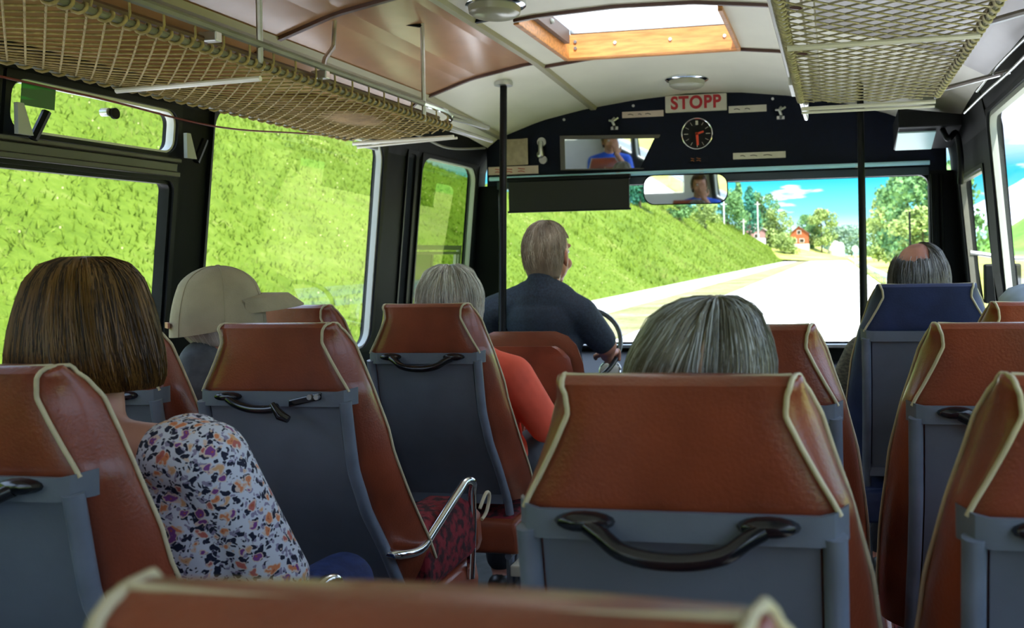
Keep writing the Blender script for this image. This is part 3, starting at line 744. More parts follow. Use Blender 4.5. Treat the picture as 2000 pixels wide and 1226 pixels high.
def make_seat(armrest=0, cover=None, handle='bow', label='', group='brown leather passenger seats'):
    t = thing('passenger_chair', (0, 0, 0), label, 'seat', group)
    cm = cover or M_leather
    ss = [0, .006, .015, .03, .05, .07, .09, .11, .13, .15, .165, .185, .21, .26, .32, .38, .44, .5, .56, .62, .65]
    rings = [ringpts(s_) for s_ in ss]
    # domed top
    top = [(x * .985, y * .0 + (sum(p[1] for p in rings[0]) / len(rings[0])) + (y - sum(p[1] for p in rings[0]) / len(rings[0])) * .55, z + .003) for x, y, z in rings[0]]
    B().loft([top] + rings).build('backrest', cm, t, local=True, edge=60)
    sl = [.152, .135, .115, .095, .075, .055, .04, .028, .016, .008, .002]
    fl = [.002, .01, .02, .035, .05, .075, .10, .13, .16, .20, .25, .30, .36, .42, .48, .54, .60]
    pm = M_pipe
    pip = []
    for sx in (-1, 1):
        pts = [V(edge(s_, sx, False)) for s_ in sl] + [V(edge(s_, sx, True)) for s_ in fl]
        pts[len(sl) - 1].z += .003; pts[len(sl)].z += .003
        pip.append(catmull(pts, 2))
    pip.append([V((x, dyv(0) + .028, zz(0) + .0035 - .003 * (1 - (x / .126) ** 2))) for x in [-.126 + .252 * i / 12 for i in range(13)]])
    curves('piping', pip[:2], .0031, pm, t, local=True, res=2)
    curves('top_piping', pip[2:], .0020, pm, t, local=True, res=2)
    # grey metal shell : band, panel, tubes
    b = B(); rg = []
    for i in range(25):
        x = -.184 + .368 * i / 24; k_ = max(0, (abs(x) - .158) / .026); y = dyv(.16) - .012 + .030 * k_ ** 2; zt = ZT - .150 + .006 * k_ + .0025 * (1 - (x / .19) ** 2) * 0
        rg.append([(x, y, zt - .032 - .004 * k_), (x, y + .008, zt - .032 - .004 * k_), (x, y + .008, zt), (x, y, zt)])
    b.loft(rg).build('crossbar_plate', M_grey, t, local=True)
    b = B(); rg = []
    for s_ in (.170, .22, .28, .34, .40, .46, .52, .585, .635):
        y = dyv(s_) - .004; z = ZT - s_
        rg.append([(-.153, y, z), (-.153, y + .006, z), (.153, y + .006, z), (.153, y, z)])
    b.loft(rg).build('back_panel', M_grey, t, local=True, edge=50)
    b = B(); y = dyv(.64) - .008; b.hexa([(x, y + k_, z) for x in (-.16, .16) for k_ in (-.006, .004) for z in (ZT - .655, ZT - .615)])
    b.build('lower_rail', M_grey, t, local=True, smooth=False, bevel=.002)
    for sx in (-1, 1):
        pts = [(sx * .169, dyv(s_) - .004, ZT - s_) for s_ in (.172, .22, .28, .33, .38, .43, .48, .54, .60, .65)]
        pts += [(sx * .169, dyv(.65) + .02, ZT - .72), (sx * .171, dyv(.65) + .06, ZT - .77)]
        B().tube(catmull(pts, 2), .0135, 10).build('back_tube', M_tube, t, local=True)
    # seat squab and pedestal
    b = B(); q_ = []
    for y_, w_, z0_, z1_ in ((.20, .205, .37, .455), (.215, .212, .36, .47), (.30, .215, .36, .475), (.55, .215, .36, .48), (.60, .212, .365, .475), (.625, .20, .38, .45)):
        q_.append([(-w_, y_, z0_), (w_, y_, z0_), (w_ + .004, y_, (z0_ + z1_) / 2), (w_ - .006, y_, z1_), (0, y_, z1_ + .004), (-w_ + .006, y_, z1_), (-w_ - .004, y_, (z0_ + z1_) / 2)])
    b.loft(q_).build('seat_base', M_leather if not cover else cover, t, local=True, edge=60, bevel=.01)
    q_ = [[(-w_, y_, z_ - .02), (w_, y_, z_ - .02), (w_, y_, z_), (0, y_, z_ + .006), (-w_, y_, z_)] for y_, w_, z_ in ((.215, .185, .472), (.3, .195, .489), (.5, .195, .494), (.60, .185, .480))]
    B().loft(q_).build('seat_cushion', M_plush if not cover else cover, t, local=True, bevel=.008)
    b = B()
    for sx in (-.17, .17):
        b.tube([(sx, .24, .36), (sx, .24, .0)], .014, 8); b.tube([(sx, .56, .36), (sx, .56, .0)], .014, 8); b.tube([(sx, .22, .35), (sx, .58, .35)], .012, 8); b.tube([(-.17, .4, .35), (.17, .4, .35)], .010, 8)
    b.build('pedestal', M_tube, t, local=True)
    # black grab handle
    if handle == 'bow':
        for sx in (-1, 1):
            b = B(); b.loft([[(sx * .100 + r_ * .034 * cos(2 * pi * j / 16), y_, ZT - .161 + r_ * .011 * sin(2 * pi * j / 16)) for j in range(16)] for r_, y_ in ((1, -.004), (1, -.014), (.85, -.022), (.4, -.026))])
            b.build('handle_mount', M_black, t, local=True)
        pts = catmull([(-.095, -.018, ZT - .164), (-.078, -.026, ZT - .172), (-.055, -.033, ZT - .186), (-.02, -.036, ZT - .193), (.02, -.036, ZT - .193), (.055, -.033, ZT - .186), (.078, -.026, ZT - .172), (.095, -.018, ZT - .164)], 4)
        b = B(); b.tube(pts, .0100, 10); b.v = [(x, y, z) for x, y, z in b.v]
        b.build('grab_handle', M_black, t, local=True)
    elif handle == 'broken':
        b = B(); b.loft([[(-.100 + r_ * .032 * cos(2 * pi * j / 16), y_, ZT - .161 + r_ * .010 * sin(2 * pi * j / 16)) for j in range(16)] for r_, y_ in ((1, -.004), (1, -.014), (.85, -.022), (.4, -.026))]); b.build('handle_mount', M_black, t, local=True)
        b = B(); b.hexa([(.045 + dx, y_, ZT - .176 + dz + dx * .22) for dx in (0, .075) for y_ in (-.016, -.006) for dz in (-.007, .009)]); b.build('handle_mount', M_black, t, local=True, smooth=False, bevel=.003)
        for x_ in (.098, .114): B().cyl((x_, -.014, ZT - .160), (x_, -.022, ZT - .160), .006, 10).build('bolt', M_alu, t, local=True)
        pts = catmull([(-.095, -.018, ZT - .165), (-.07, -.026, ZT - .176), (-.03, -.033, ZT - .184), (.01, -.036, ZT - .184), (.032, -.036, ZT - .180)], 4)
        B().tube(pts, .0095, 10).build('grab_handle', M_black, t, local=True)
        B().tube([(.022, -.038, ZT - .172), (.045, -.044, ZT - .196), (.062, -.042, ZT - .204)], [.006, .011, .008], 10).build('loose_grip', M_black, t, local=True)
    if armrest:
        x_ = armrest * .222
        pts = catmull([(armrest * .174, .165, .625), (armrest * .20, .17, .62), (x_, .23, .612), (x_, .30, .632), (x_, .46, .690), (x_, .51, .705), (x_ + .005, .545, .695), (x_, .55, .66), (x_, .55, .58), (x_, .53, .44)], 4)
        B().tube(pts, .0115, 10).build('armrest', M_chrome, t, local=True)
    return t
SEATS = {}
def put(t, x, y, label=None, key=None):
    t.location = (x, y, 0)
    if label: t['label'] = label
    if key: SEATS[key] = t
    return t
sA = make_seat(armrest=1, label='brown leather seat in the left foreground, directly behind the woman in the floral top')
put(sA, -1.165, 1.056, key='A')
def another(src, x, y, label): return put(copy_tree(src), x, y, label)
sC = another(sA, -1.210, 2.57, 'brown aisle seat just behind the white-haired passenger in coral')
for c_ in kids(sC):
    if c_.name.startswith('armrest'): bpy.data.objects.remove(c_)
sB = make_seat(armrest=1, handle='broken', label='brown leather seat whose black grab handle is broken, behind the man in the khaki cap')
put(sB, -1.202, 1.81)
plain = make_seat(label='brown leather seat with a black bow handle, largest in the centre right foreground')
put(plain, -.174, .985)
another(plain, -.162, .318, 'nearest brown seat back, cropped by the bottom edge of the photo')
another(plain, -.174, 1.69, 'empty brown seat partly hidden behind the grey-haired passenger')
another(plain, .306, 1.00, 'brown window seat cropped by the lower right corner')
another(plain, .306, 1.70, 'brown window seat one row ahead of the lower right seat')
another(plain, .512, 2.36, 'brown window seat mostly hidden, beside the navy seat')
another(plain, -1.66, 1.056, 'brown window seat at the far left edge beside the woman')
another(plain, -1.66, 1.81, 'brown window seat behind the man in the khaki cap')
another(plain, -1.66, 2.57, 'brown window seat seen beyond the brim of the khaki cap')
# navy guide seat, a larger version on a step
gs = make_seat(cover=M_blue, handle=None, label='tall navy covered front seat with a grey back at the entrance', group='navy guide seat')
put(gs, .278, 2.95); gs.location.z = .026; gs.scale = (1.10, 1, 1)
tag(B().box(.05, .52, 3.10, 3.62, 0, .026).build('step_platform', M_floor, smooth=False), 'low grey platform under the navy seat', 'platform')

# driver's seat
t = thing('driver_chair', (-1.30, 3.78, 0), 'low round-shouldered brown driver seat behind the driver', 'seat')
def dprof(s_):   # s below top .99
    z = .985 - s_
    w = interp([(0, .14), (.02, .19), (.06, .225), (.14, .25), (.3, .265), (.5, .27)], s_)
    th = interp([(0, .03), (.03, .07), (.1, .10), (.5, .11)], s_)
    y = 3.72 + .10 * s_
    return [(-1.30 + w * u, y + (.02 * u * u if f_ == 0 else th), z) for f_, us in ((0, [-1, -.85, -.5, 0, .5, .85, 1]), (1, [.9, .45, 0, -.45, -.9])) for u in us]
B().loft([dprof(s_) for s_ in (0, .008, .02, .04, .06, .1, .14, .2, .3, .4, .5)]).build('backrest', M_leatherd, t, edge=50)
B().loft([[(-1.30 + w * u, 3.715 + .10 * s_ - d_, .985 - s_) for u, d_ in ((-1, 0), (-.9, .012), (0, .014), (.9, .012), (1, 0))] for s_, w in ((.06, .14), (.075, .17), (.11, .20), (.2, .218), (.4, .225), (.49, .22))]).build('back_pad', M_leather, t)
B().box(-1.55, -1.05, 3.80, 4.30, .42, .54).build('seat_base', M_leatherd, t, smooth=False, bevel=.03)
B().cyl((-1.30, 4.05, 0), (-1.30, 4.05, .43), .10, 20).build('pedestal', M_blk, t)

# small things by the aisle
t = thing('lit_step', (-1.0, 2.98, .20), 'small cream ledge at the aisle edge beyond the armrest', 'ledge')
B().box(-1.02, -.80, 2.75, 2.95, .30, .335).build('ledge_top', mat('lit_ledge', (.55, .52, .42, 1), .5), t, smooth=False, bevel=.004)  # light falling on the step is put into the cream colour
B().box(-1.0, -.82, 2.77, 2.93, 0, .30).build('ledge_body', M_grey, t, smooth=False)

t = thing('handbag', (-1.05, 2.22, .50), 'dark red patterned handbag with brown side on the seat by the chrome armrest', 'bag')
B().loft([[(-1.13, y_ + d_, z_), (-1.125, y_, z_), (-.975, y_, z_), (-.97, y_ + d_, z_)] if 0 else [(x_, y_, z_) for x_, y_ in ((-1.13 + q_, 2.07 + q_ * .5), (-.972 - q_, 2.07 + q_ * .5), (-.968 - q_, 2.36 - q_ * .5), (-1.13 + q_, 2.36 - q_ * .5))] for z_, q_ in ((.50, .012), (.52, 0), (.60, .004), (.645, .016), (.662, .04))]).build('bag_body', M_plush, t, bevel=.008)
B().loft([[(x_, y_, z_) for x_, y_ in ((-1.13 + q_, 2.358), (-.966 - q_, 2.358), (-.966 - q_, 2.40), (-1.13 + q_, 2.40))] for z_, q_ in ((.50, .01), (.53, 0), (.60, .004), (.63, .03))]).build('leather_gusset', M_leather, t, bevel=.008)
curves('strap_ring', [catmull([(-.962, 2.37, .62), (-.955, 2.40, .655), (-.957, 2.43, .64), (-.962, 2.42, .60), (-.965, 2.39, .585)], 5)], .005, M_pipe, t, res=2)

# ------------------------------------------------------------------ people
def hand_shapes(b, w, d, n, s, curl=.5, side=1):
    d = V(d).normalized(); n = V(n); n = (n - d * n.dot(d)).normalized(); x = d.cross(n) * side
    w = V(w); pc = w + d * .045 * s
    rot = Matrix((x, d, n)).transposed()
    b.ell(pc, (.038 * s, .048 * s, .014 * s), rot)
    for i, (o_, L) in enumerate(((-.028, .070), (-.010, .080), (.009, .074), (.027, .058))):
        p = w + d * .082 * s + x * o_ * s; a = .15
        for j, f_ in enumerate((.45, .32, .23)):
            a += curl * (.9 if j else .6); dd = d * cos(a) + n * sin(a); q_ = p + dd * L * f_ * s
            b.caps(p, (.0098 - j * .0009) * s, q_, (.0092 - j * .0009) * s, 8); p = q_
    p = w + d * .02 * s - x * .03 * s
    q_ = p + (d * .55 - x * .65 + n * .35).normalized() * .035 * s; b.caps(p, .013 * s, q_, .011 * s, 8)
    r_ = q_ + (d * .85 - x * .15 + n * .5).normalized() * .032 * s; b.caps(q_, .011 * s, r_, .009 * s, 8)

def person(name, label, H, yaw_, s, J, top, legs, skin=M_skin, cat='person', sleeve='long', build=1.0, collar=None, wide_neck=False, pitch=0, tilt=0):
    """H = centre of the skull; J = joint overrides in world coordinates"""
    H = V(H)
    base = V((H.x, J.get('pelvis', (H.x, H.y, .55))[1], 0))
    t = thing(name, base, label, cat)
    hr = Euler((pitch, tilt, yaw_)).to_matrix()
    h = lambda x, y, z: H + hr @ V((x * s, y * s, z * s))
    N = V(J.get('neck', H + V((0, -.015, -.17 * s)))); P = V(J.get('pelvis', (H.x, H.y + .02, .57)))
    sr = V(J.get('sr', N + V((.17 * s * build, 0, -.045)))); sl = V(J.get('sl', N + V((-.17 * s * build, 0, -.045))))
    er = V(J.get('er', sr + V((.04, .06, -.26 * s)))); el = V(J.get('el', sl + V((-.04, .06, -.26 * s))))
    wr_ = V(J.get('wr', (P.x + .12, P.y + .28, P.z + .12))); wl_ = V(J.get('wl', (P.x - .12, P.y + .28, P.z + .12)))
    kr = V(J.get('kr', P + V((.11, .42, .03)))); kl = V(J.get('kl', P + V((-.11, .42, .03))))
    ar = V(J.get('ar', (kr.x, kr.y + .02, .09))); al = V(J.get('al', (kl.x, kl.y + .02, .09)))
    hrp = P + V((.09, .02, 0)); hlp = P + V((-.09, .02, 0))
    def torso(b, g, wn=False):
        Cc = N + (P - N) * .32; ax = (sr - sl).normalized()
        rot = Matrix((ax, V((0, 0, 1)).cross(ax).normalized(), V((0, 0, 1)))).transposed()
        for k_, (w_, d_, hh) in ((0.0, (.10, .060, .05)), (.12, (.15, .085, .08)), (.26, (.165, .105, .11)), (.45, (.155, .105, .12)), (.65, (.15, .105, .12)), (.85, (.16, .115, .12)), (1, (.17, .13, .10))):
            if wn and k_ < .2: continue
            c = N.lerp(P, k_) - V((0, 0, .02 if k_ == 0 else 0)); b.ell(c, (w_ * s * build + g, d_ * s * build + g, hh * s * (.62 if wn and k_ < .3 else 1) + g), rot)
        for q_ in (sr, sl):
            b.caps((N + V((0, 0, -.02))).lerp(q_, .74 if wn else 0), .052 * s + g, q_, .052 * s + g)
    b = B(); torso(b, 0)
    for S_, E_, Wr, sd in ((sr, er, wr_, 1), (sl, el, wl_, -1)):
        b.caps(S_, .052 * s, E_, .040 * s); b.caps(E_, .040 * s, Wr, .027 * s)
        dd = J.get('hd' + ('r' if sd > 0 else 'l'), (Wr - E_)); hn = J.get('hn' + ('r' if sd > 0 else 'l'), (0, 0, -1))
        hand_shapes(b, Wr, dd, hn, s, J.get('curl', .35), -sd)
    for Hp, K_, A_ in ((hrp, kr, ar), (hlp, kl, al)):
        b.caps(Hp, .088 * s, K_, .060 * s); b.caps(K_, .060 * s, A_, .040 * s); b.caps(A_ + V((0, -.03, -.04)), .035 * s, A_ + V((0, .16, -.055)), .028 * s)
    # neck and head
    b.caps(N + V((0, 0, -.03)), .058 * s, h(0, -.012, -.05), .054 * s)
    b.ell(h(0, -.012, .012), (.075 * s, .094 * s, .098 * s), hr)
    b.ell(h(0, .030, -.045), (.060 * s, .062 * s, .070 * s), hr)
    b.ell(h(0, .060, -.098), (.026 * s, .026 * s, .022 * s), hr)
    b.caps(h(0, .086, -.010), .009 * s, h(0, .104, -.045), .014 * s)
    for sx in (-1, 1):
        b.ell(h(sx * .012, .096, -.050), (.010 * s, .010 * s, .008 * s)); b.ell(h(sx * .040, .062, -.045), (.022 * s, .022 * s, .022 * s))
        b.caps(h(sx * .045, .072, .020), .010 * s, h(sx * .015, .083, .018), .010 * s)
        er_ = hr @ Euler((0, 0, sx * .35)).to_matrix()
        b.ell(h(sx * .078, -.004, -.022), (.009 * s, .017 * s, .030 * s), er_); b.ell(h(sx * .074, .004, -.044), (.008 * s, .010 * s, .012 * s), er_)
    b.caps(h(-.018, .088, -.072), .006 * s, h(.018, .088, -.072), .006 * s)
    body = remesh(b.build('body', skin, t), .0065, 5)
    for sx in (-1, 1):
        e_ = B().ell(h(sx * .031, .077, .000), (.0125 * s, .0125 * s, .009 * s)).build('eye', M_eye, t)
        B().ell(h(sx * .031, .0865, .000), (.005 * s, .004 * s, .005 * s)).build('iris', M_iris, e_)
    B().caps(h(-.020, .0935, -.072), .0035 * s, h(.020, .0935, -.072), .0035 * s).build('lips', M_lip, t)
    # clothing
    g = .013
    b = B(); torso(b, g, wide_neck)
    for S_, E_, Wr in ((sr, er, wr_), (sl, el, wl_)):
        b.caps(S_, .052 * s + g * 1.1, S_.lerp(E_, .84) if sleeve == 'short' else E_, .042 * s + g)
        if sleeve == 'long': b.caps(E_, .042 * s + g, Wr.lerp(E_, .06), .028 * s + g * .9)
        elif sleeve == 'elbow': b.caps(E_, .042 * s + g, E_.lerp(Wr, .12), .042 * s + g)
    if collar:
        b.caps(N + V((0, -.008, -.03)), .070 * s, N + V((0, -.006, .018 * s)), .058 * s)
    if wide_neck: b.ell(sr.lerp(er, .45) + V((-.085, 0, .0)), (.10, .085, .16))
    sh = remesh(b.build('shirt', top, t), .008, 5)
    b = B()
    for Hp, K_, A_ in ((hrp, kr, ar), (hlp, kl, al)):
        b.caps(Hp, .088 * s + g, K_, .062 * s + g); b.caps(K_, .062 * s + g, A_.lerp(K_, .1), .046 * s + g)
    b.ell(P, (.165 * s * build + g, .125 * s + g, .09 * s + g))
    remesh(b.build('trousers', legs, t), .010, 5)
    for A_ in (ar, al):
        b = B(); b.caps(A_ + V((0, -.035, -.05)), .042 * s, A_ + V((0, .17, -.06)), .034 * s); b.v = [(x, y, max(z, .002)) for x, y, z in b.v]; b.build('shoe', M_shoe, t)
    return t, h, hr, body

def hair(t, h, profile, m1, m2, n=1500, tfront=.42, phi0=100, tmin=None, thick=.006, r=.0011, s=1.0, drift=.25, gap=None, yo=-.012, seed=3, ln=(.35, .7), lift=.004, name='hair', crown=(0, 0), sweep=0):
    """profile(t)->(rx, ry, z) in head units; phi = 0 at the back of the head"""
    rg = random.Random(seed)
    def tmax(ph):
        a = abs(ph)
        return 1 if a < rad(phi0) else max(tfront, 1 - (1 - tfront) * min(1, (a - rad(phi0)) / rad(25)))
    def tmn(ph): return 0 if not tmin else tmin(ph)
    def pt(ph, t_, off=0):
        rx, ry, z = profile(t_)
        w_ = 1 + off
        k_ = max(0, 1 - t_ * 1.6) ** 1.5
        return h((rx + off) * sin(ph) + crown[0] * k_, yo - (ry + off) * cos(ph) + crown[1] * k_, z + (off if t_ < .3 else 0))
    b = B(); NP, NT = 72, 22; vs = []
    for k_ in (0, 1):
        for i in range(NP):
            ph = -pi + 2 * pi * i / NP
            for j in range(NT + 1):
                a, c = tmn(ph), tmax(ph); t_ = a + (c - a) * j / NT
                wob = .0025 * noise.noise(V((sin(ph) * 9, cos(ph) * 9, t_ * 2 + seed)))
                vs.append(pt(ph, t_, wob - (thick if k_ else 0)))
    fs = []
    def ix(k_, i, j): return k_ * NP * (NT + 1) + (i % NP) * (NT + 1) + j
    for i in range(NP):
        for j in range(NT):
            fs.append((ix(0, i, j), ix(0, i, j + 1), ix(0, i + 1, j + 1), ix(0, i + 1, j)))
            fs.append((ix(1, i, j), ix(1, i + 1, j), ix(1, i + 1, j + 1), ix(1, i, j + 1)))
        fs.append((ix(0, i, NT), ix(1, i, NT), ix(1, i + 1, NT), ix(0, i + 1, NT)))
        fs.append((ix(0, i, 0), ix(0, i + 1, 0), ix(1, i + 1, 0), ix(1, i, 0)))
    b.add(vs, fs); ho = b.build(name, m1, t, edge=80)
    sps = [[], []]
    for _ in range(n):
        ph = rg.uniform(-pi, pi); a, c = tmn(ph), tmax(ph)
        t0 = a + (c - a) * rg.uniform(-.1, .75) ; t0 = max(t0, a - (rg.random() ** 2 * .16 if a > .05 else 0))
        t1 = min(c + rg.uniform(-.01, .02), t0 + rg.uniform(*ln)); ph1 = ph + rg.gauss(0, .10) + drift * (t1 - t0) * (1 if ph > 0 else -1) * .3 + sweep * (t1 - t0)
        if gap and abs(ph - gap[0]) < gap[1] and t0 < gap[2]: continue
        o0 = rg.uniform(.0, lift); o1 = rg.uniform(-.001, lift * 1.3); pts = []
        for k_ in range(8):
            u = k_ / 7; pts.append(pt(ph + (ph1 - ph) * u + .02 * noise.noise(V((ph * 3, u * 2, seed))), t0 + (t1 - t0) * u, o0 * min(1, u * 4) + (o1 - o0) * u + .0005))
        sps[int(noise.noise(V((ph * 7, t0 * 1.2, seed * 3.1))) + rg.gauss(0, .35) > 0)].append(pts)
    for sp_, m_, nm in ((sps[0], m1, 'dark_strands'), (sps[1], m2, 'light_strands')):
        if sp_: curves(nm, sp_, r, m_, ho, res=0, radii=lambda u: 1 - .6 * u)
    for c in kids(ho): c.location = (0, 0, 0)
    return ho, pt

def hm(name, c, rough=.38):
    return mat(name, c, rough, var=.28, scale=26, stretch=(1, 1, .15), spec=.5)
def short_prof(top=.112, rx=.083, ry=.102, end=-.085, nape=.055):
    def f(t_):
        if t_ < .55:
            a = t_ / .55 * pi / 2; return (rx * sin(a), ry * sin(a), .012 + (top - .012) * cos(a))
        u = (t_ - .55) / .45
        return (rx - (rx - nape) * u * u * .6, ry - (ry - nape) * u * u, .012 + (end - .012) * u)
    return f

# 1 woman with brown bob in the floral top, sitting in the left foreground seat
S1 = .91
t1, h1, hr1, _ = person('passenger', 'person with a brown bob and floral top seated at the left foreground', (-1.199, 1.315, 1.208), 0, S1,
    dict(neck=(-1.165, 1.27, 1.035), pelvis=(-1.19, 1.45, .57), sr=(-.97, 1.285, .995), sl=(-1.34, 1.27, .97), er=(-.905, 1.36, .79), el=(-1.42, 1.4, .74), wr=(-1.03, 1.60, .675), wl=(-1.25, 1.68, .68),
         kr=(-1.04, 1.79, .615), kl=(-1.25, 1.80, .58)), M_floral, M_jeans, sleeve='elbow', build=1.12, wide_neck=True)
def bob(t_):
    tab = [(0, (0, 0, .118)), (.06, (.034, .040, .115)), (.14, (.064, .072, .101)), (.24, (.084, .092, .074)), (.36, (.099, .105, .036)), (.50, (.111, .112, -.008)), (.65, (.120, .114, -.048)), (.80, (.127, .111, -.080)), (.92, (.129, .103, -.103)), (1.0, (.126, .092, -.116))]
    for (a, va), (b_, vb) in zip(tab, tab[1:]):
        if t_ <= b_:
            u = max(0, (t_ - a) / (b_ - a)); return tuple(x + (y - x) * u for x, y in zip(va, vb))
    return tab[-1][1]
M_h1 = hm('dark_brown_hair', (.042, .021, .007, 1), .5); M_h1b = hm('golden_brown_hair', (.19, .10, .027, 1), .35)
hair(t1, h1, bob, M_h1, M_h1b, n=6500, phi0=120, tfront=.42, seed=5, ln=(.4, .9), r=.0009, s=S1, drift=.1, thick=.03)

# 2 man in khaki cap
S2 = 1.02
t2, h2, hr2, _ = person('passenger', 'person in a khaki baseball cap and dark grey jersey by the left window', (-1.580, 2.17, 1.165), -.75, S2,
    dict(neck=(-1.60, 2.12, 1.03), pelvis=(-1.66, 2.25, .57), sr=(-1.44, 2.12, .93), sl=(-1.80, 2.12, .93)), M_greysh, M_dark, skin=M_skinr, collar=True)
M_h2 = hm('white_grey_hair', (.50, .47, .42, 1)); M_h2b = hm('white_hair', (.72, .70, .66, 1))
hair(t2, h2, short_prof(end=-.075), M_h2, M_h2b, n=700, phi0=95, tfront=.4, seed=8, r=.0009, ln=(.2, .4))
cp = thing('baseball_cap', (-1.545, 2.17, 1.19), 'khaki baseball cap with a stiff brim, worn by the passenger at the window', 'cap')
def capp(ph, t_):
    a = t_ * pi / 2; r_ = sin(a) ** .85
    back = max(0, cos(ph))
    return h2(.094 * r_ * sin(ph), -.012 - .114 * r_ * cos(ph), .122 * cos(a) - (.036 + .018 * back) * max(0, (t_ - .55) / .45) + .004)
b = B(); NP, NT = 48, 16; vs = []; fs = []
for k_ in (1, .965):
    for i in range(NP):
        for j in range(NT + 1):
            p = capp(-pi + 2 * pi * i / NP, j / NT); vs.append(h2(0, 0, 0) + (p - h2(0, 0, 0)) * k_)
for i in range(NP):
    for j in range(NT):
        a = i * (NT + 1) + j; c = ((i + 1) % NP) * (NT + 1) + j; q_ = NP * (NT + 1)
        fs += [(a, a + 1, c + 1, c), (a + q_, c + q_, c + 1 + q_, a + 1 + q_)]
    a = i * (NT + 1) + NT; c = ((i + 1) % NP) * (NT + 1) + NT; fs.append((a, a + q_, c + q_, c))
b.add(vs, fs).build('crown', M_cap, cp, edge=80)
b = B(); rg = []
for i in range(17):
    u = -1 + 2 * i / 16; ph = pi - u * 1.15; x_, y_ = .092 * sin(ph), -.012 - .112 * cos(ph)
    L = .098 * (1 - u * u) ** .5 * 1.0; z_ = .050 - .014 * u * u
    rg.append([h2(x_, y_ - .006, z_), h2(x_, y_ - .006, z_ + .004), h2(x_ * 1.0, y_ + L * .6, z_ - .001 + .003), h2(x_ * .96, y_ + L, z_ - .028), h2(x_ * .96, y_ + L, z_ - .032), h2(x_, y_ + L * .6, z_ - .004)])
b.loft(rg).build('brim', M_cap, cp, edge=50)
curves('seams', [[h2(0, 0, 0) + (capp(ph, j / 12) - h2(0, 0, 0)) * 1.004 for j in range(13)] for ph in [2 * pi * k_ / 6 + .5 for k_ in range(6)]], .0014, M_cap, cp)
B().ell(capp(0, 0), (.007, .007, .004)).build('button', M_cap, cp)
B().hexa([h2(x_, y_, z_) for x_ in (-.022, .022) for y_ in (-.132, -.127) for z_ in (-.026, -.012)]).build('back_opening', M_skinr, cp, smooth=False)

# 3 white-haired passenger in coral
S3 = 1.07
t3, h3, hr3, _ = person('passenger', 'person with white hair and a coral shirt seated ahead on the left of the aisle', (-1.245, 2.86, 1.160), 0, S3,
    dict(neck=(-1.20, 2.83, .985), pelvis=(-1.19, 2.98, .57), sr=(-1.04, 2.86, .915), sl=(-1.38, 2.85, .92), er=(-.955, 2.94, .74)), M_coral, M_dark, skin=M_skinr, build=.9)
M_h3 = hm('pale_grey_hair', (.46, .42, .36, 1)); M_h3b = hm('silver_white_hair', (.80, .78, .74, 1))
hair(t3, h3, short_prof(top=.110, rx=.094, ry=.106, end=-.10, nape=.07), M_h3, M_h3b, n=1800, phi0=100, tfront=.35, seed=11, r=.0012, ln=(.25, .6), lift=.008)

# 4 the driver
S4 = 1.28
t4, h4, hr4, _ = person('bus_driver', 'person driving, short grey hair and dark navy shirt, arm on the wheel', (-1.312, 4.12, 1.325), -.25, S4,
    dict(neck=(-1.325, 4.07, 1.155), pelvis=(-1.32, 4.12, .62), sr=(-1.15, 4.08, 1.035), sl=(-1.56, 4.08, 1.05), er=(-1.055, 4.17, .885), el=(-1.64, 4.25, .80),
         wr=(-1.10, 4.37, .815), wl=(-1.52, 4.45, .86), hdr=(-.05, .8, .1), hdl=(.1, .8, .1), curl=.75, kr=(-1.22, 4.50, .60), kl=(-1.42, 4.50, .60), ar=(-1.2, 4.66, .1), al=(-1.45, 4.66, .1)),
    M_shirtn, M_jeans, skin=M_skinr, collar=True, sleeve='short', build=.84)
M_h4 = hm('grey_stubble_hair', (.25, .19, .145, 1), .6); M_h4b = hm('light_grey_hair', (.50, .43, .36, 1), .5)
hair(t4, h4, short_prof(top=.112, rx=.081, ry=.100, end=-.098, nape=.060), M_h4, M_h4b, n=1700, phi0=74, tfront=.42, seed=13, r=.0010, ln=(.08, .22), lift=.003, thick=.01)

# 5 grey-haired passenger in front of the middle seat
S5 = 1.02
t5, h5, hr5, _ = person('passenger', 'person with thinning swept grey hair just beyond the middle foreground seat', (-.180, 1.225, 1.128), 0, S5,
    dict(neck=(-.172, 1.20, .955), pelvis=(-.172, 1.38, .55), sr=(-.02, 1.22, .86), sl=(-.33, 1.22, .86), kr=(-.08, 1.72, .58), kl=(-.27, 1.72, .58)), M_plaid, M_dark, build=.9)
M_h5 = hm('olive_grey_hair', (.17, .155, .105, 1), .4); M_h5b = hm('ash_grey_hair', (.42, .43, .40, 1), .35)
hd5, pt5 = hair(t5, h5, short_prof(top=.112, rx=.092, ry=.106, end=-.095, nape=.075), M_h5, M_h5b, n=5200, phi0=100, tfront=.4, seed=17, r=.0009, ln=(.4, .8), lift=.007, drift=1.2, gap=(.16, .06, .75), crown=(.03, -.035), sweep=-.5)
b = B(); rg = []
for j in range(14):
    t_ = .30 + .42 * j / 13; w_ = .075 * sin(pi * (j + .3) / 13.6) + .004; rg.append([pt5(.16 + q_, t_, k_) for q_, k_ in ((-w_, .003), (0, .0065), (w_, .003), (0, -.002))])
b.loft(rg).build('parting', mat('thin_hair_scalp', (.42, .27, .20, 1), .6, col2=(.30, .26, .20, 1), scale=60), t5)

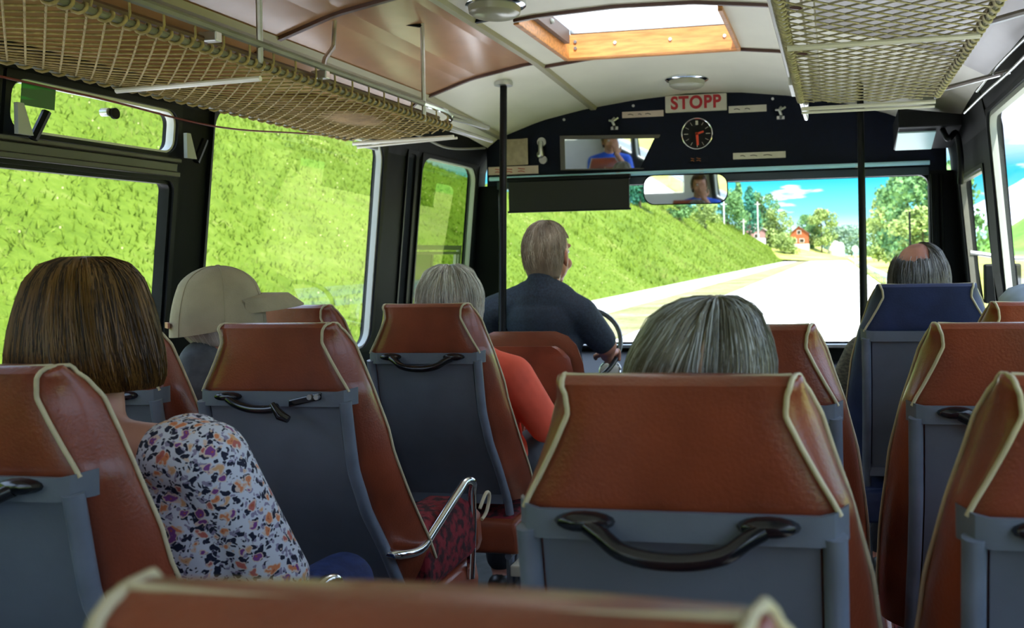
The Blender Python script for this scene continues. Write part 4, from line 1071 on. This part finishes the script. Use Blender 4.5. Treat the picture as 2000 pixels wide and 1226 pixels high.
# 6 balding man in the navy seat
S6 = 1.24
t6, h6, hr6, _ = person('passenger', 'person with a bald crown and grey sides seated in the navy front seat', (.290, 3.33, 1.186), -.15, S6,
    dict(neck=(.28, 3.30, 1.0), pelvis=(.28, 3.36, .60), sr=(.47, 3.30, .93), sl=(.10, 3.30, .93), el=(.045, 3.37, .84), wl=(.14, 3.65, .72)), M_plaid, M_dark, skin=M_skinr)
M_h6 = hm('dark_grey_hair', (.10, .085, .07, 1), .5); M_h6b = hm('mid_grey_hair', (.26, .24, .22, 1), .4)
hair(t6, h6, short_prof(top=.112, rx=.083, ry=.102, end=-.09, nape=.065), M_h6, M_h6b, n=1500, phi0=95, tfront=.6, seed=19, r=.0010, ln=(.2, .5), tmin=lambda ph: (.36 if ph < .5 else max(.06, .36 - (ph - .5) * .6)) + .09 * noise.noise(V((ph * 4, 0, 1))))

# 7 passenger at right edge with a pale blue hat
S7 = 1.05
t7, h7, hr7, _ = person('passenger', 'person in a pale blue hat at the right edge by the window', (.535, 2.66, 1.075), 0, S7,
    dict(neck=(.535, 2.60, .92), pelvis=(.50, 2.72, .57), sr=(.62, 2.62, .82), sl=(.44, 2.62, .82), er=(.60, 2.72, .64), el=(.42, 2.72, .64), wr=(.56, 2.86, .66), wl=(.46, 2.86, .66)), M_lav, M_dark, build=.62)
M_h7 = hm('white_blond_hair', (.55, .52, .46, 1)); hair(t7, h7, short_prof(end=-.06), M_h7, M_h7, n=300, phi0=95, tfront=.4, seed=23)
ht = thing('sun_hat', (.535, 2.66, 1.12), 'pale blue soft hat on the passenger at the right edge', 'hat')
B().loft([[h7(r_ * cos(2 * pi * j / 32), -.012 + r_ * 1.2 * sin(2 * pi * j / 32), z_) for j in range(32)] for r_, z_ in ((.085, -.005), (.094, .02), (.096, .05), (.088, .085), (.066, .108), (.03, .120), (.004, .122))]).build('hat_crown', M_lav, ht)
B().loft([[h7(r_ * cos(2 * pi * j / 32), -.012 + r_ * 1.2 * sin(2 * pi * j / 32), z_) for j in range(32)] for r_, z_ in ((.092, .028), (.105, .022), (.132, .004), (.132, 0), (.103, .017), (.090, .022))]).build('hat_brim', M_lav, ht)

# 8 the person taking the picture (seen only in the mirrors)
t8, h8, hr8, _ = person('passenger', 'person in a bright blue shirt seen only in the header mirror', (.10, -.42, 1.27), 0, 1.1,
    dict(neck=(.10, -.45, 1.09), pelvis=(.08, -.40, .57), sr=(.30, -.43, 1.02), sl=(-.10, -.43, 1.02), er=(.30, -.22, .86), wr=(.10, -.10, 1.14), hdr=(-.1, .1, 1), hnr=(0, -1, 0), wl=(-.05, -.12, .72), curl=.3), M_royal, M_dark, sleeve='elbow')
hair(t8, h8, short_prof(), M_h1, M_h1b, n=400, phi0=95, tfront=.4, seed=29)

# ------------------------------------------------------------------ outside
def G(name, cols, sc, rough=.9, bump=.6, stretch=(1, 1, 1), bsc=8):
    m = bpy.data.materials.new(name); m.use_nodes = True; n = m.node_tree.nodes; l = m.node_tree.links; b_ = n['Principled BSDF']; b_.inputs['Roughness'].default_value = rough
    b_.inputs['Specular IOR Level'].default_value = .1
    tc = n.new('ShaderNodeTexCoord'); mp = n.new('ShaderNodeMapping'); mp.inputs['Scale'].default_value = stretch; l.new(tc.outputs['Object'], mp.inputs[0])
    a = n.new('ShaderNodeTexNoise'); a.inputs['Scale'].default_value = sc; a.inputs['Detail'].default_value = 10; a.inputs['Roughness'].default_value = .7; l.new(mp.outputs[0], a.inputs['Vector'])
    c = n.new('ShaderNodeTexNoise'); c.inputs['Scale'].default_value = sc * .09; c.inputs['Detail'].default_value = 4; l.new(mp.outputs[0], c.inputs['Vector'])
    ad = n.new('ShaderNodeMath'); ad.operation = 'ADD'; l.new(a.outputs['Fac'], ad.inputs[0]); l.new(c.outputs['Fac'], ad.inputs[1])
    mu = n.new('ShaderNodeMath'); mu.operation = 'MULTIPLY'; mu.inputs[1].default_value = .5; l.new(ad.outputs[0], mu.inputs[0])
    r_ = n.new('ShaderNodeValToRGB'); l.new(mu.outputs[0], r_.inputs[0]); el = r_.color_ramp.elements
    el[0].position = .34; el[0].color = cols[0]; el[1].position = .66; el[1].color = cols[-1]
    for i, cc in enumerate(cols[1:-1]):
        k_ = el.new(.34 + .32 * (i + 1) / (len(cols) - 1)); k_.color = cc
    l.new(r_.outputs[0], b_.inputs['Base Color'])
    bp = n.new('ShaderNodeBump'); bp.inputs['Strength'].default_value = bump; bp.inputs['Distance'].default_value = .25; l.new(a.outputs['Fac'], bp.inputs['Height']); l.new(bp.outputs[0], b_.inputs['Normal'])
    return m
M_bank = G('meadow_grass', [(.055, .095, .006, 1), (.095, .155, .012, 1), (.125, .19, .018, 1), (.21, .235, .06, 1)], 2.2)
M_field = G('dry_grass', [(.20, .28, .04, 1), (.40, .42, .10, 1), (.55, .50, .20, 1)], 1.5)
M_road = mat('pale_asphalt', (.74, .72, .69, 1), .9, var=.04, scale=3)
M_path = mat('white_gravel', (.42, .41, .385, 1), .9, var=.06, scale=8)
M_verge = G('gravel_verge', [(.13, .16, .035, 1), (.24, .23, .11, 1), (.33, .31, .24, 1)], 6)
GZ = -.9
tag(B().box(-8.5, -5.7, -60, 262, GZ - .3, GZ + .02).build('verge', M_verge, smooth=False), 'gravel verge between road and path', kind='structure')
tag(B().box(-11.9, -8.5, -60, 262, GZ - .3, GZ + .03).build('path', M_path, smooth=False), 'pale footpath at the foot of the grass bank', kind='structure')
b = B(); NYR = 40
rgs = []
for i in range(60):
    y = -60 + i * 6.2; cxr = max(0, (y - 235)) ** 2 * .01; rgs.append([(-5.7 + cxr, y, GZ - .3), (2.9 + cxr, y, GZ - .3), (2.9 + cxr, y, GZ), (-5.7 + cxr, y, GZ)])
tag(b.loft(rgs).build('road', M_road, smooth=False), 'sunlit pale road ahead', kind='structure')
tag(B().box(-400, 500, -300, 900, GZ - .8, GZ - .06).build('ground', M_field, smooth=False), 'flat dry grass land around the road', kind='structure')
HC = [(-60, 9.4), (44, 9.6), (54, 7.6), (64, 5.6), (104, 8.2), (137, 9.8), (165, 11.0), (205, 12.2), (225, 10.6), (242, 7.0), (258, 3.0), (280, 1.2)]
def bankz(x, y):
    hc = interp(HC, y); u = (-11.6 - x) / (1.5 * hc)
    if u <= 0: return GZ
    s_ = min(1, u); k_ = s_ * s_ * (3 - 2 * s_) * .35 + s_ * .65
    return GZ + hc * k_ + .35 * noise.noise(V((x * .15, y * .1, 0))) * min(1, u * 3) + .10 * noise.noise(V((x * .9, y * .7, 3))) * min(1, u * 5) + max(0, u - 1) * .15
xs_ = [-11.6 - 32 * (i / 60) ** 1.1 for i in range(61)]; ys_ = [-60 + i * 1.5 for i in range(100)] + [90 + i * 4 for i in range(48)]
vs = [(x, y, bankz(x, y)) for y in ys_ for x in xs_]; nx = len(xs_)
fs = [(j * nx + i, j * nx + i + 1, (j + 1) * nx + i + 1, (j + 1) * nx + i) for j in range(len(ys_) - 1) for i in range(nx - 1)]
tag(B().add(vs, fs).build('grass_bank', M_bank, edge=180), 'steep sunlit grass bank left of the road', kind='structure')
# tufts of grass and flowers on the bank
gb = B(); fl_ = B()
for _ in range(48000):
    far = R.random() < .32; y = R.uniform(60, 235) if far else R.choice((R.uniform(6, 70), R.uniform(8, 45))); u = R.random(); x = -11.7 - u * (19 if far else 15); z = bankz(x, y) - .02
    q_ = 2.2 if far else 1
    hh = R.uniform(.08, .24) * q_; a = R.uniform(0, pi)
    dx, dy = cos(a) * .022 * q_, sin(a) * .022 * q_; lx, ly = R.gauss(0, .09) * q_, R.gauss(0, .09) * q_
    gb.add([(x - dx, y - dy, z), (x + dx, y + dy, z), (x + lx, y + ly, z + hh), (x + lx * .3 + dx * 2, y + dy * 2 + ly * .3, z + hh * .8)], [(0, 1, 2), (0, 1, 3)])
tag(gb.build('wild_grass', G('tall_grass', [(.085, .14, .012, 1), (.13, .20, .02, 1), (.24, .27, .08, 1)], 1.3, bump=0), smooth=False), 'tall wild grass growing on the bank', 'grass', kind='stuff')
for _ in range(420):
    y = R.uniform(8, 60); x = -12 - R.random() * 13; z = bankz(x, y) + R.uniform(.10, .22); q_ = .022
    fl_.add([(x - q_, y, z - q_), (x + q_, y, z - q_), (x + q_, y, z + q_), (x - q_, y, z + q_)], [(0, 1, 2, 3)])
tag(fl_.build('wild_flowers', mat('cream_petals', (.55, .52, .25, 1), .8), smooth=False), 'pale wild flowers scattered over the bank', 'flowers', kind='stuff')

# hills
def hill(name, pts, m, label, wid, hgt):
    b = B(); n = 60; rg = []
    (x0, y0), (x1, y1) = pts
    for i in range(n + 1):
        u = i / n; cx_, cy_ = x0 + (x1 - x0) * u, y0 + (y1 - y0) * u; hh = hgt * (.75 + .3 * sin(u * 5 + 1) + .22 * noise.noise(V((u * 9, 1, hgt))))
        rg.append([(cx_ + wid * k_ * (y1 - y0) / 400, cy_ - wid * abs(k_) * 0 + wid * k_ * (x0 - x1) / 400, GZ - 2 + hh * (1 - k_ * k_)) for k_ in (-1, -.8, -.6, -.4, -.2, 0, .2, .4, .6, .8, 1)])
    b.loft(rg, caps=False)
    b.f = [f_ for f_ in b.f]
    return tag(b.build(name, m, edge=180), label, kind='structure')
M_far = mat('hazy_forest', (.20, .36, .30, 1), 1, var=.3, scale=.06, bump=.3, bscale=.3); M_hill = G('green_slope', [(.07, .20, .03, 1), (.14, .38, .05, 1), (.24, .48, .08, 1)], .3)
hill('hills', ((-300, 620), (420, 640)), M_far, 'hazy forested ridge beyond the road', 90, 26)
def mound(name, cx_, cy_, rx, ry, hh, m, label):
    N_ = 36; vs = []
    for j in range(N_ + 1):
        for i in range(N_ + 1):
            x, y = cx_ + rx * 2 * (2 * i / N_ - 1), cy_ + ry * 2 * (2 * j / N_ - 1)
            g_ = math.exp(-((x - cx_) / rx) ** 2 - ((y - cy_) / ry) ** 2); vs.append((x, y, GZ - 1 + hh * g_ * (1 + .12 * noise.noise(V((x * .02, y * .02, hh))))))
    fs = [(j * (N_ + 1) + i, j * (N_ + 1) + i + 1, (j + 1) * (N_ + 1) + i + 1, (j + 1) * (N_ + 1) + i) for j in range(N_) for i in range(N_)]
    return tag(B().add(vs, fs).build(name, m, edge=180), label, kind='structure')
mound('ground_slope', 128, 400, 48, 110, 44, M_hill, 'green hillside seen through the right windows')
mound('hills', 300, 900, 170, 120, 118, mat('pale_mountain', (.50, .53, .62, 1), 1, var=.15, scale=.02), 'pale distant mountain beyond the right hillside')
# knoll beyond the bank, carrying the houses
vs = []; nx = 40
def knz(x, y): 
    return GZ + max(0, 7.5 * math.exp(-((x + 38) / 26) ** 2 - ((y - 275) / 45) ** 2) * 1.6 + 3.6 * math.exp(-((x + 10) / 7) ** 2 - ((y - 290) / 20) ** 2) - .25)
for j in range(nx + 1):
    for i in range(nx + 1): x, y = -110 + 115 * i / nx, 215 + 150 * j / nx; vs.append((x, y, knz(x, y) + .03))
fs = [(j * (nx + 1) + i, j * (nx + 1) + i + 1, (j + 1) * (nx + 1) + i + 1, (j + 1) * (nx + 1) + i) for j in range(nx) for i in range(nx)]
tag(B().add(vs, fs).build('knoll', M_field, edge=180), 'dry knoll at the end of the bank carrying the houses', kind='structure')

def house(x, y, z, w, d, hw, hr_, wall, roof, label, rot=0):
    t = thing('house', (x, y, z), label, 'house')
    B().loft([[(-w / 2, y_, -1), (w / 2, y_, -1), (w / 2, y_, hw), (0, y_, hw + hr_), (-w / 2, y_, hw)] for y_ in (-d / 2, d / 2)]).build('walls', wall, t, smooth=False, local=True)
    b = B()
    for sx in (-1, 1):
        b.hexa([(sx * xx, y_, zz + k_) for xx, zz in ((0, hw + hr_), (w / 2 + .5, hw - hr_ * .5 / (w / 2))) for y_ in (-d / 2 - .4, d / 2 + .4) for k_ in (0.02, .25)])
    b.build('roof', roof, t, smooth=False, local=True)
    for (a, c, ww, wh) in ((-.0, hw + hr_ * .18, .9, .9), (w * .14, hw * .42, 1.1, .9), (-w * .25, hw * .42, 1.1, .9)):
        f_ = B().box(a - ww / 2 - .12, a + ww / 2 + .12, -d / 2 - .08, -d / 2, c - wh / 2 - .12, c + wh / 2 + .12).build('window', M_white, t, smooth=False, local=True)
        B().box(a - ww / 2, a + ww / 2, -d / 2 - .12, -d / 2 - .07, c - wh / 2, c + wh / 2).build('pane', M_iris, f_, smooth=False, local=True)
    B().box(-w / 2 - .1, w / 2 + .1, -d / 2 - .1, d / 2 + .1, -1.5, .5).build('plinth', M_white, t, smooth=False, local=True)
    t.rotation_euler = (0, 0, rot); return t
M_rh = mat('red_timber', (.42, .10, .035, 1), .8, var=.1); M_ph = mat('pinkish_timber', (.42, .22, .20, 1), .8); M_rt = mat('dark_roof', (.16, .09, .08, 1), .8); M_rt2 = mat('pale_roof', (.50, .42, .42, 1), .8)
house(-9.6, 262, 3.0, 5.2, 7, 3.4, 1.9, M_rh, M_rt, 'orange-red gabled timber house at the end of the road', .0)
house(-21.5, 245, 4.6, 6.2, 7, 2.6, 1.7, M_ph, M_rt2, 'pinkish house with a pale roof left of the leafy trees', .2)
house(-30.5, 232, 6.6, 4.2, 5, 1.6, .9, M_ph, M_rt2, 'small dark-eaved shed higher up near the bank crest', .2)

def leafmesh(seed, kind):
    rg = random.Random(seed); b = B()
    clumps = []
    nC = 40 if kind != 'spruce' else 22
    for i in range(nC):
        if kind == 'spruce':
            u = i / nC; r_ = .32 * (1 - u) + .02; a = rg.uniform(0, 2 * pi); clumps.append((V((r_ * .55 * cos(a), r_ * .55 * sin(a), .14 + .84 * u)), .16 * (1 - u) + .05))
        else:
            a = rg.uniform(0, 2 * pi); zz = rg.uniform(.14, .94); r_ = .40 * (1 - abs((zz - .52) / .50) ** 2) ** .5 * rg.uniform(.2, 1) if abs(zz - .52) < .50 else 0
            clumps.append((V((r_ * cos(a), r_ * sin(a), zz)), rg.uniform(.10, .17)))
    for c, r_ in clumps:
        for _ in range(110):
            d = V((rg.gauss(0, 1), rg.gauss(0, 1), rg.gauss(0, 1))).normalized() * r_ * rg.uniform(.55, 1.05); d.z *= .75
            p = c + d; q_ = rg.uniform(.014, .028); a = V((rg.gauss(0, 1), rg.gauss(0, 1), rg.gauss(0, 1))).normalized() * q_; n_ = (d.normalized() + V((rg.gauss(0, .5), rg.gauss(0, .5), rg.gauss(0, .5)))).normalized(); c_ = n_.cross(a).normalized() * q_
            b.add([p - a, p + c_, p + a, p - c_], [(0, 1, 2, 3)])
    return b
TM = {}
def tree(x, y, z, h_, w_, kind, m, label, group='trees beyond the road'):
    key = (kind, int(abs(x * 7 + y)) % 3, m.name)
    t = thing('tree', (x, y, z), label, 'tree', group)
    if key not in TM:
        o = leafmesh(hash(key[1]) + 5, kind).build('foliage', m, t, smooth=False, local=True); TM[key] = o.data
    else:
        o = bpy.data.objects.new('foliage', TM[key]); C.objects.link(o); o.parent = t
    o.scale = (w_, w_, h_)
    B().tube([(0, 0, -.6), (0, 0, h_ * .3), (0, 0, h_ * .75)], [.022 * h_, .016 * h_, .006 * h_], 7).build('trunk', M_bark, t, local=True)
    return t
M_bark = mat('bark', (.10, .07, .05, 1), .9)
def leafm(n_, c, c2): return mat(n_, c, .7, col2=c2, scale=14, thr=(.35, .65), spec=.2)
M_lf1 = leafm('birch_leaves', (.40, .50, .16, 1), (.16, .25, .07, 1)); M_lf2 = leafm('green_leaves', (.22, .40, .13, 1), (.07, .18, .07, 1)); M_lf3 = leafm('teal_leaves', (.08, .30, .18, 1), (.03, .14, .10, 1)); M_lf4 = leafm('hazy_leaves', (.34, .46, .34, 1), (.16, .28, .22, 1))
def at(px, py_base, Yd):   # where a tree foot stands for a given picture column at a distance
    k_ = (px - 1630) / 1800.0
    return k_ * Yd
for (px, Yd, z, h_, w_, kd, m_, lb) in (
    (1250, 112, 5.0, 8.5, 6, 'leaf', M_lf3, 'dark teal-green tree showing beside the sun visor'),
    (1330, 128, 5.2, 5.0, 5, 'leaf', M_lf2, 'low bush-like tree under the rear-view mirror'),
    (1380, 150, 6.0, 5.2, 5, 'leaf', M_lf1, 'small yellow-green tree right under the rear-view mirror edge'),
    (1425, 215, 7.0, 9.0, 8, 'leaf', M_lf2, 'green tree standing on the bank crest right of the mirror'),
    (1447, 225, 6.5, 12.5, 8, 'spruce', M_lf2, 'tall dark pointed tree on the crest'),
    (1468, 235, 5.0, 13.0, 9, 'spruce', M_lf3, 'second pointed tree behind the pinkish house'),
    (1493, 250, 5.0, 12.5, 10, 'leaf', M_lf2, 'broad green tree behind the pinkish house'),
    (1520, 246, 1.0, 11.5, 9.5, 'leaf', M_lf1, 'bright leafy tree just left of the red house'),
    (1535, 236, .6, 7.0, 7, 'leaf', M_lf1, 'lower leafy tree in front of the bright one'),
    (1580, 285, 4.0, 9.0, 8, 'leaf', M_lf2, 'tree directly behind the red house'),
    (1606, 262, 1.2, 12.0, 9.5, 'leaf', M_lf1, 'tall birch-like tree right of the red house'),
    (1590, 268, 1.6, 8.0, 6, 'leaf', M_lf2, 'darker small tree between red house and birch'),
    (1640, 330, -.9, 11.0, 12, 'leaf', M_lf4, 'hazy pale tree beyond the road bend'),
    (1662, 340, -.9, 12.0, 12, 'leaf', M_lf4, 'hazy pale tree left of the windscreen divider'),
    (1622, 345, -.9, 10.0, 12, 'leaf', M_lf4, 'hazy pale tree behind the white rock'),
    (1712, 190, -.9, 9.0, 8, 'leaf', M_lf1, 'yellow-green tree just right of the windscreen divider'),
    (1735, 120, -.9, 9.2, 7, 'leaf', M_lf1, 'leafy roadside tree in the right windscreen pane'),
    (1768, 90, -.9, 9.8, 7.5, 'leaf', M_lf2, 'large roadside tree in the middle of the right pane'),
    (1815, 74, -.9, 9.6, 8, 'leaf', M_lf2, 'large dark roadside tree at the right edge of the windscreen'),
    (1795, 64, -.9, 5.0, 6, 'leaf', M_lf1, 'low shrub-like tree at the foot of the large roadside trees')):
    X_ = at(px, 0, Yd)
    if X_ < -11.7 and Yd < 245: z = bankz(X_, Yd) - .3
    tree(X_, Yd, z, h_, w_ * 1.15, kd, m_, lb)
# white boulder, poles, sign, guard rail
o = B().ell((0, 0, 0), (2.4, 1.8, 3.4), nu=18, nv=12)
o.v = [tuple(V(p) * (1 + .22 * noise.noise(V(p) * .6))) for p in o.v]; o = o.build('boulder', mat('white_rock', (.70, .68, .66, 1), .9, var=.2, scale=1.5), edge=30); o.location = (.6, 262, .6)
tag(o, 'white rock outcrop where the road bends', 'rock')
def upole(px, Yd, z, h_, label):
    t = thing('utility_pole', (at(px, 0, Yd), Yd, z), label, 'pole', 'poles near the houses')
    B().tube([(0, 0, -1), (0, 0, h_)], .16, 8).build('shaft', mat('weathered_pole', (.62, .60, .58, 1), .8), t, local=True)
    B().box(-.7, .7, -.06, .06, h_ - .7, h_ - .55).build('crossarm', M_white, t, smooth=False, local=True)
upole(1418, 205, 7.4, 5.5, 'pale utility pole near the crest of the bank')
upole(1484, 228, 5.4, 8.5, 'pale utility pole in front of the pinkish house')
upole(1456, 222, 6.0, 3.5, 'short pale pole left of the pinkish house')
t = thing('road_sign', (at(1669, 0, 150), 150, GZ), 'round white road sign on a post near the windscreen divider', 'sign')
B().tube([(0, 0, 0), (0, 0, 2.2)], .07, 8).build('post', M_white, t, local=True)
B().cyl((0, -.05, 2.5), (0, 0, 2.5), .5, 20).build('disc', M_white, t, local=True)
t = thing('snow_pole', (at(1771, 0, 40), 40, GZ), 'thin dark marker pole in front of the right trees', 'pole')
B().tube([(0, 0, 0), (0, 0, 3.8)], .045, 6).build('shaft', M_blk, t, local=True)
t = thing('guard_rail', (3.2, 0, GZ), 'pale steel guard rail along the right side of the road', 'guard rail')
B().loft([[(3.20, y, GZ + z_) if 0 else (3.20 + d_, y, GZ + z_) for d_, z_ in ((0, .42), (.05, .5), (0, .58), (.05, .66), (0, .72), (.07, .72), (.09, .42))] for y in [-30 + i * 6 for i in range(45)]]).build('beam', M_alu, t, smooth=False)
for i in range(45): B().box(3.28, 3.38, -30 + i * 4, -29.9 + i * 4, GZ - .1, GZ + .68).build('post', M_alu, t, smooth=False)
# outside mirror of the entrance side
t = thing('wing_mirror', (.95, 4.75, 1.2), 'white-backed wing mirror arm outside the entrance door', 'mirror')
B().tube([(.68, 4.9, 1.28), (.85, 4.9, 1.25), (.98, 4.85, 1.24), (1.0, 4.85, .95)], .012, 8).build('arm', M_alu, t)
B().box(.74, .92, 4.86, 4.90, 1.02, 1.22).build('mirror_head', M_blk, t, smooth=False, bevel=.01)
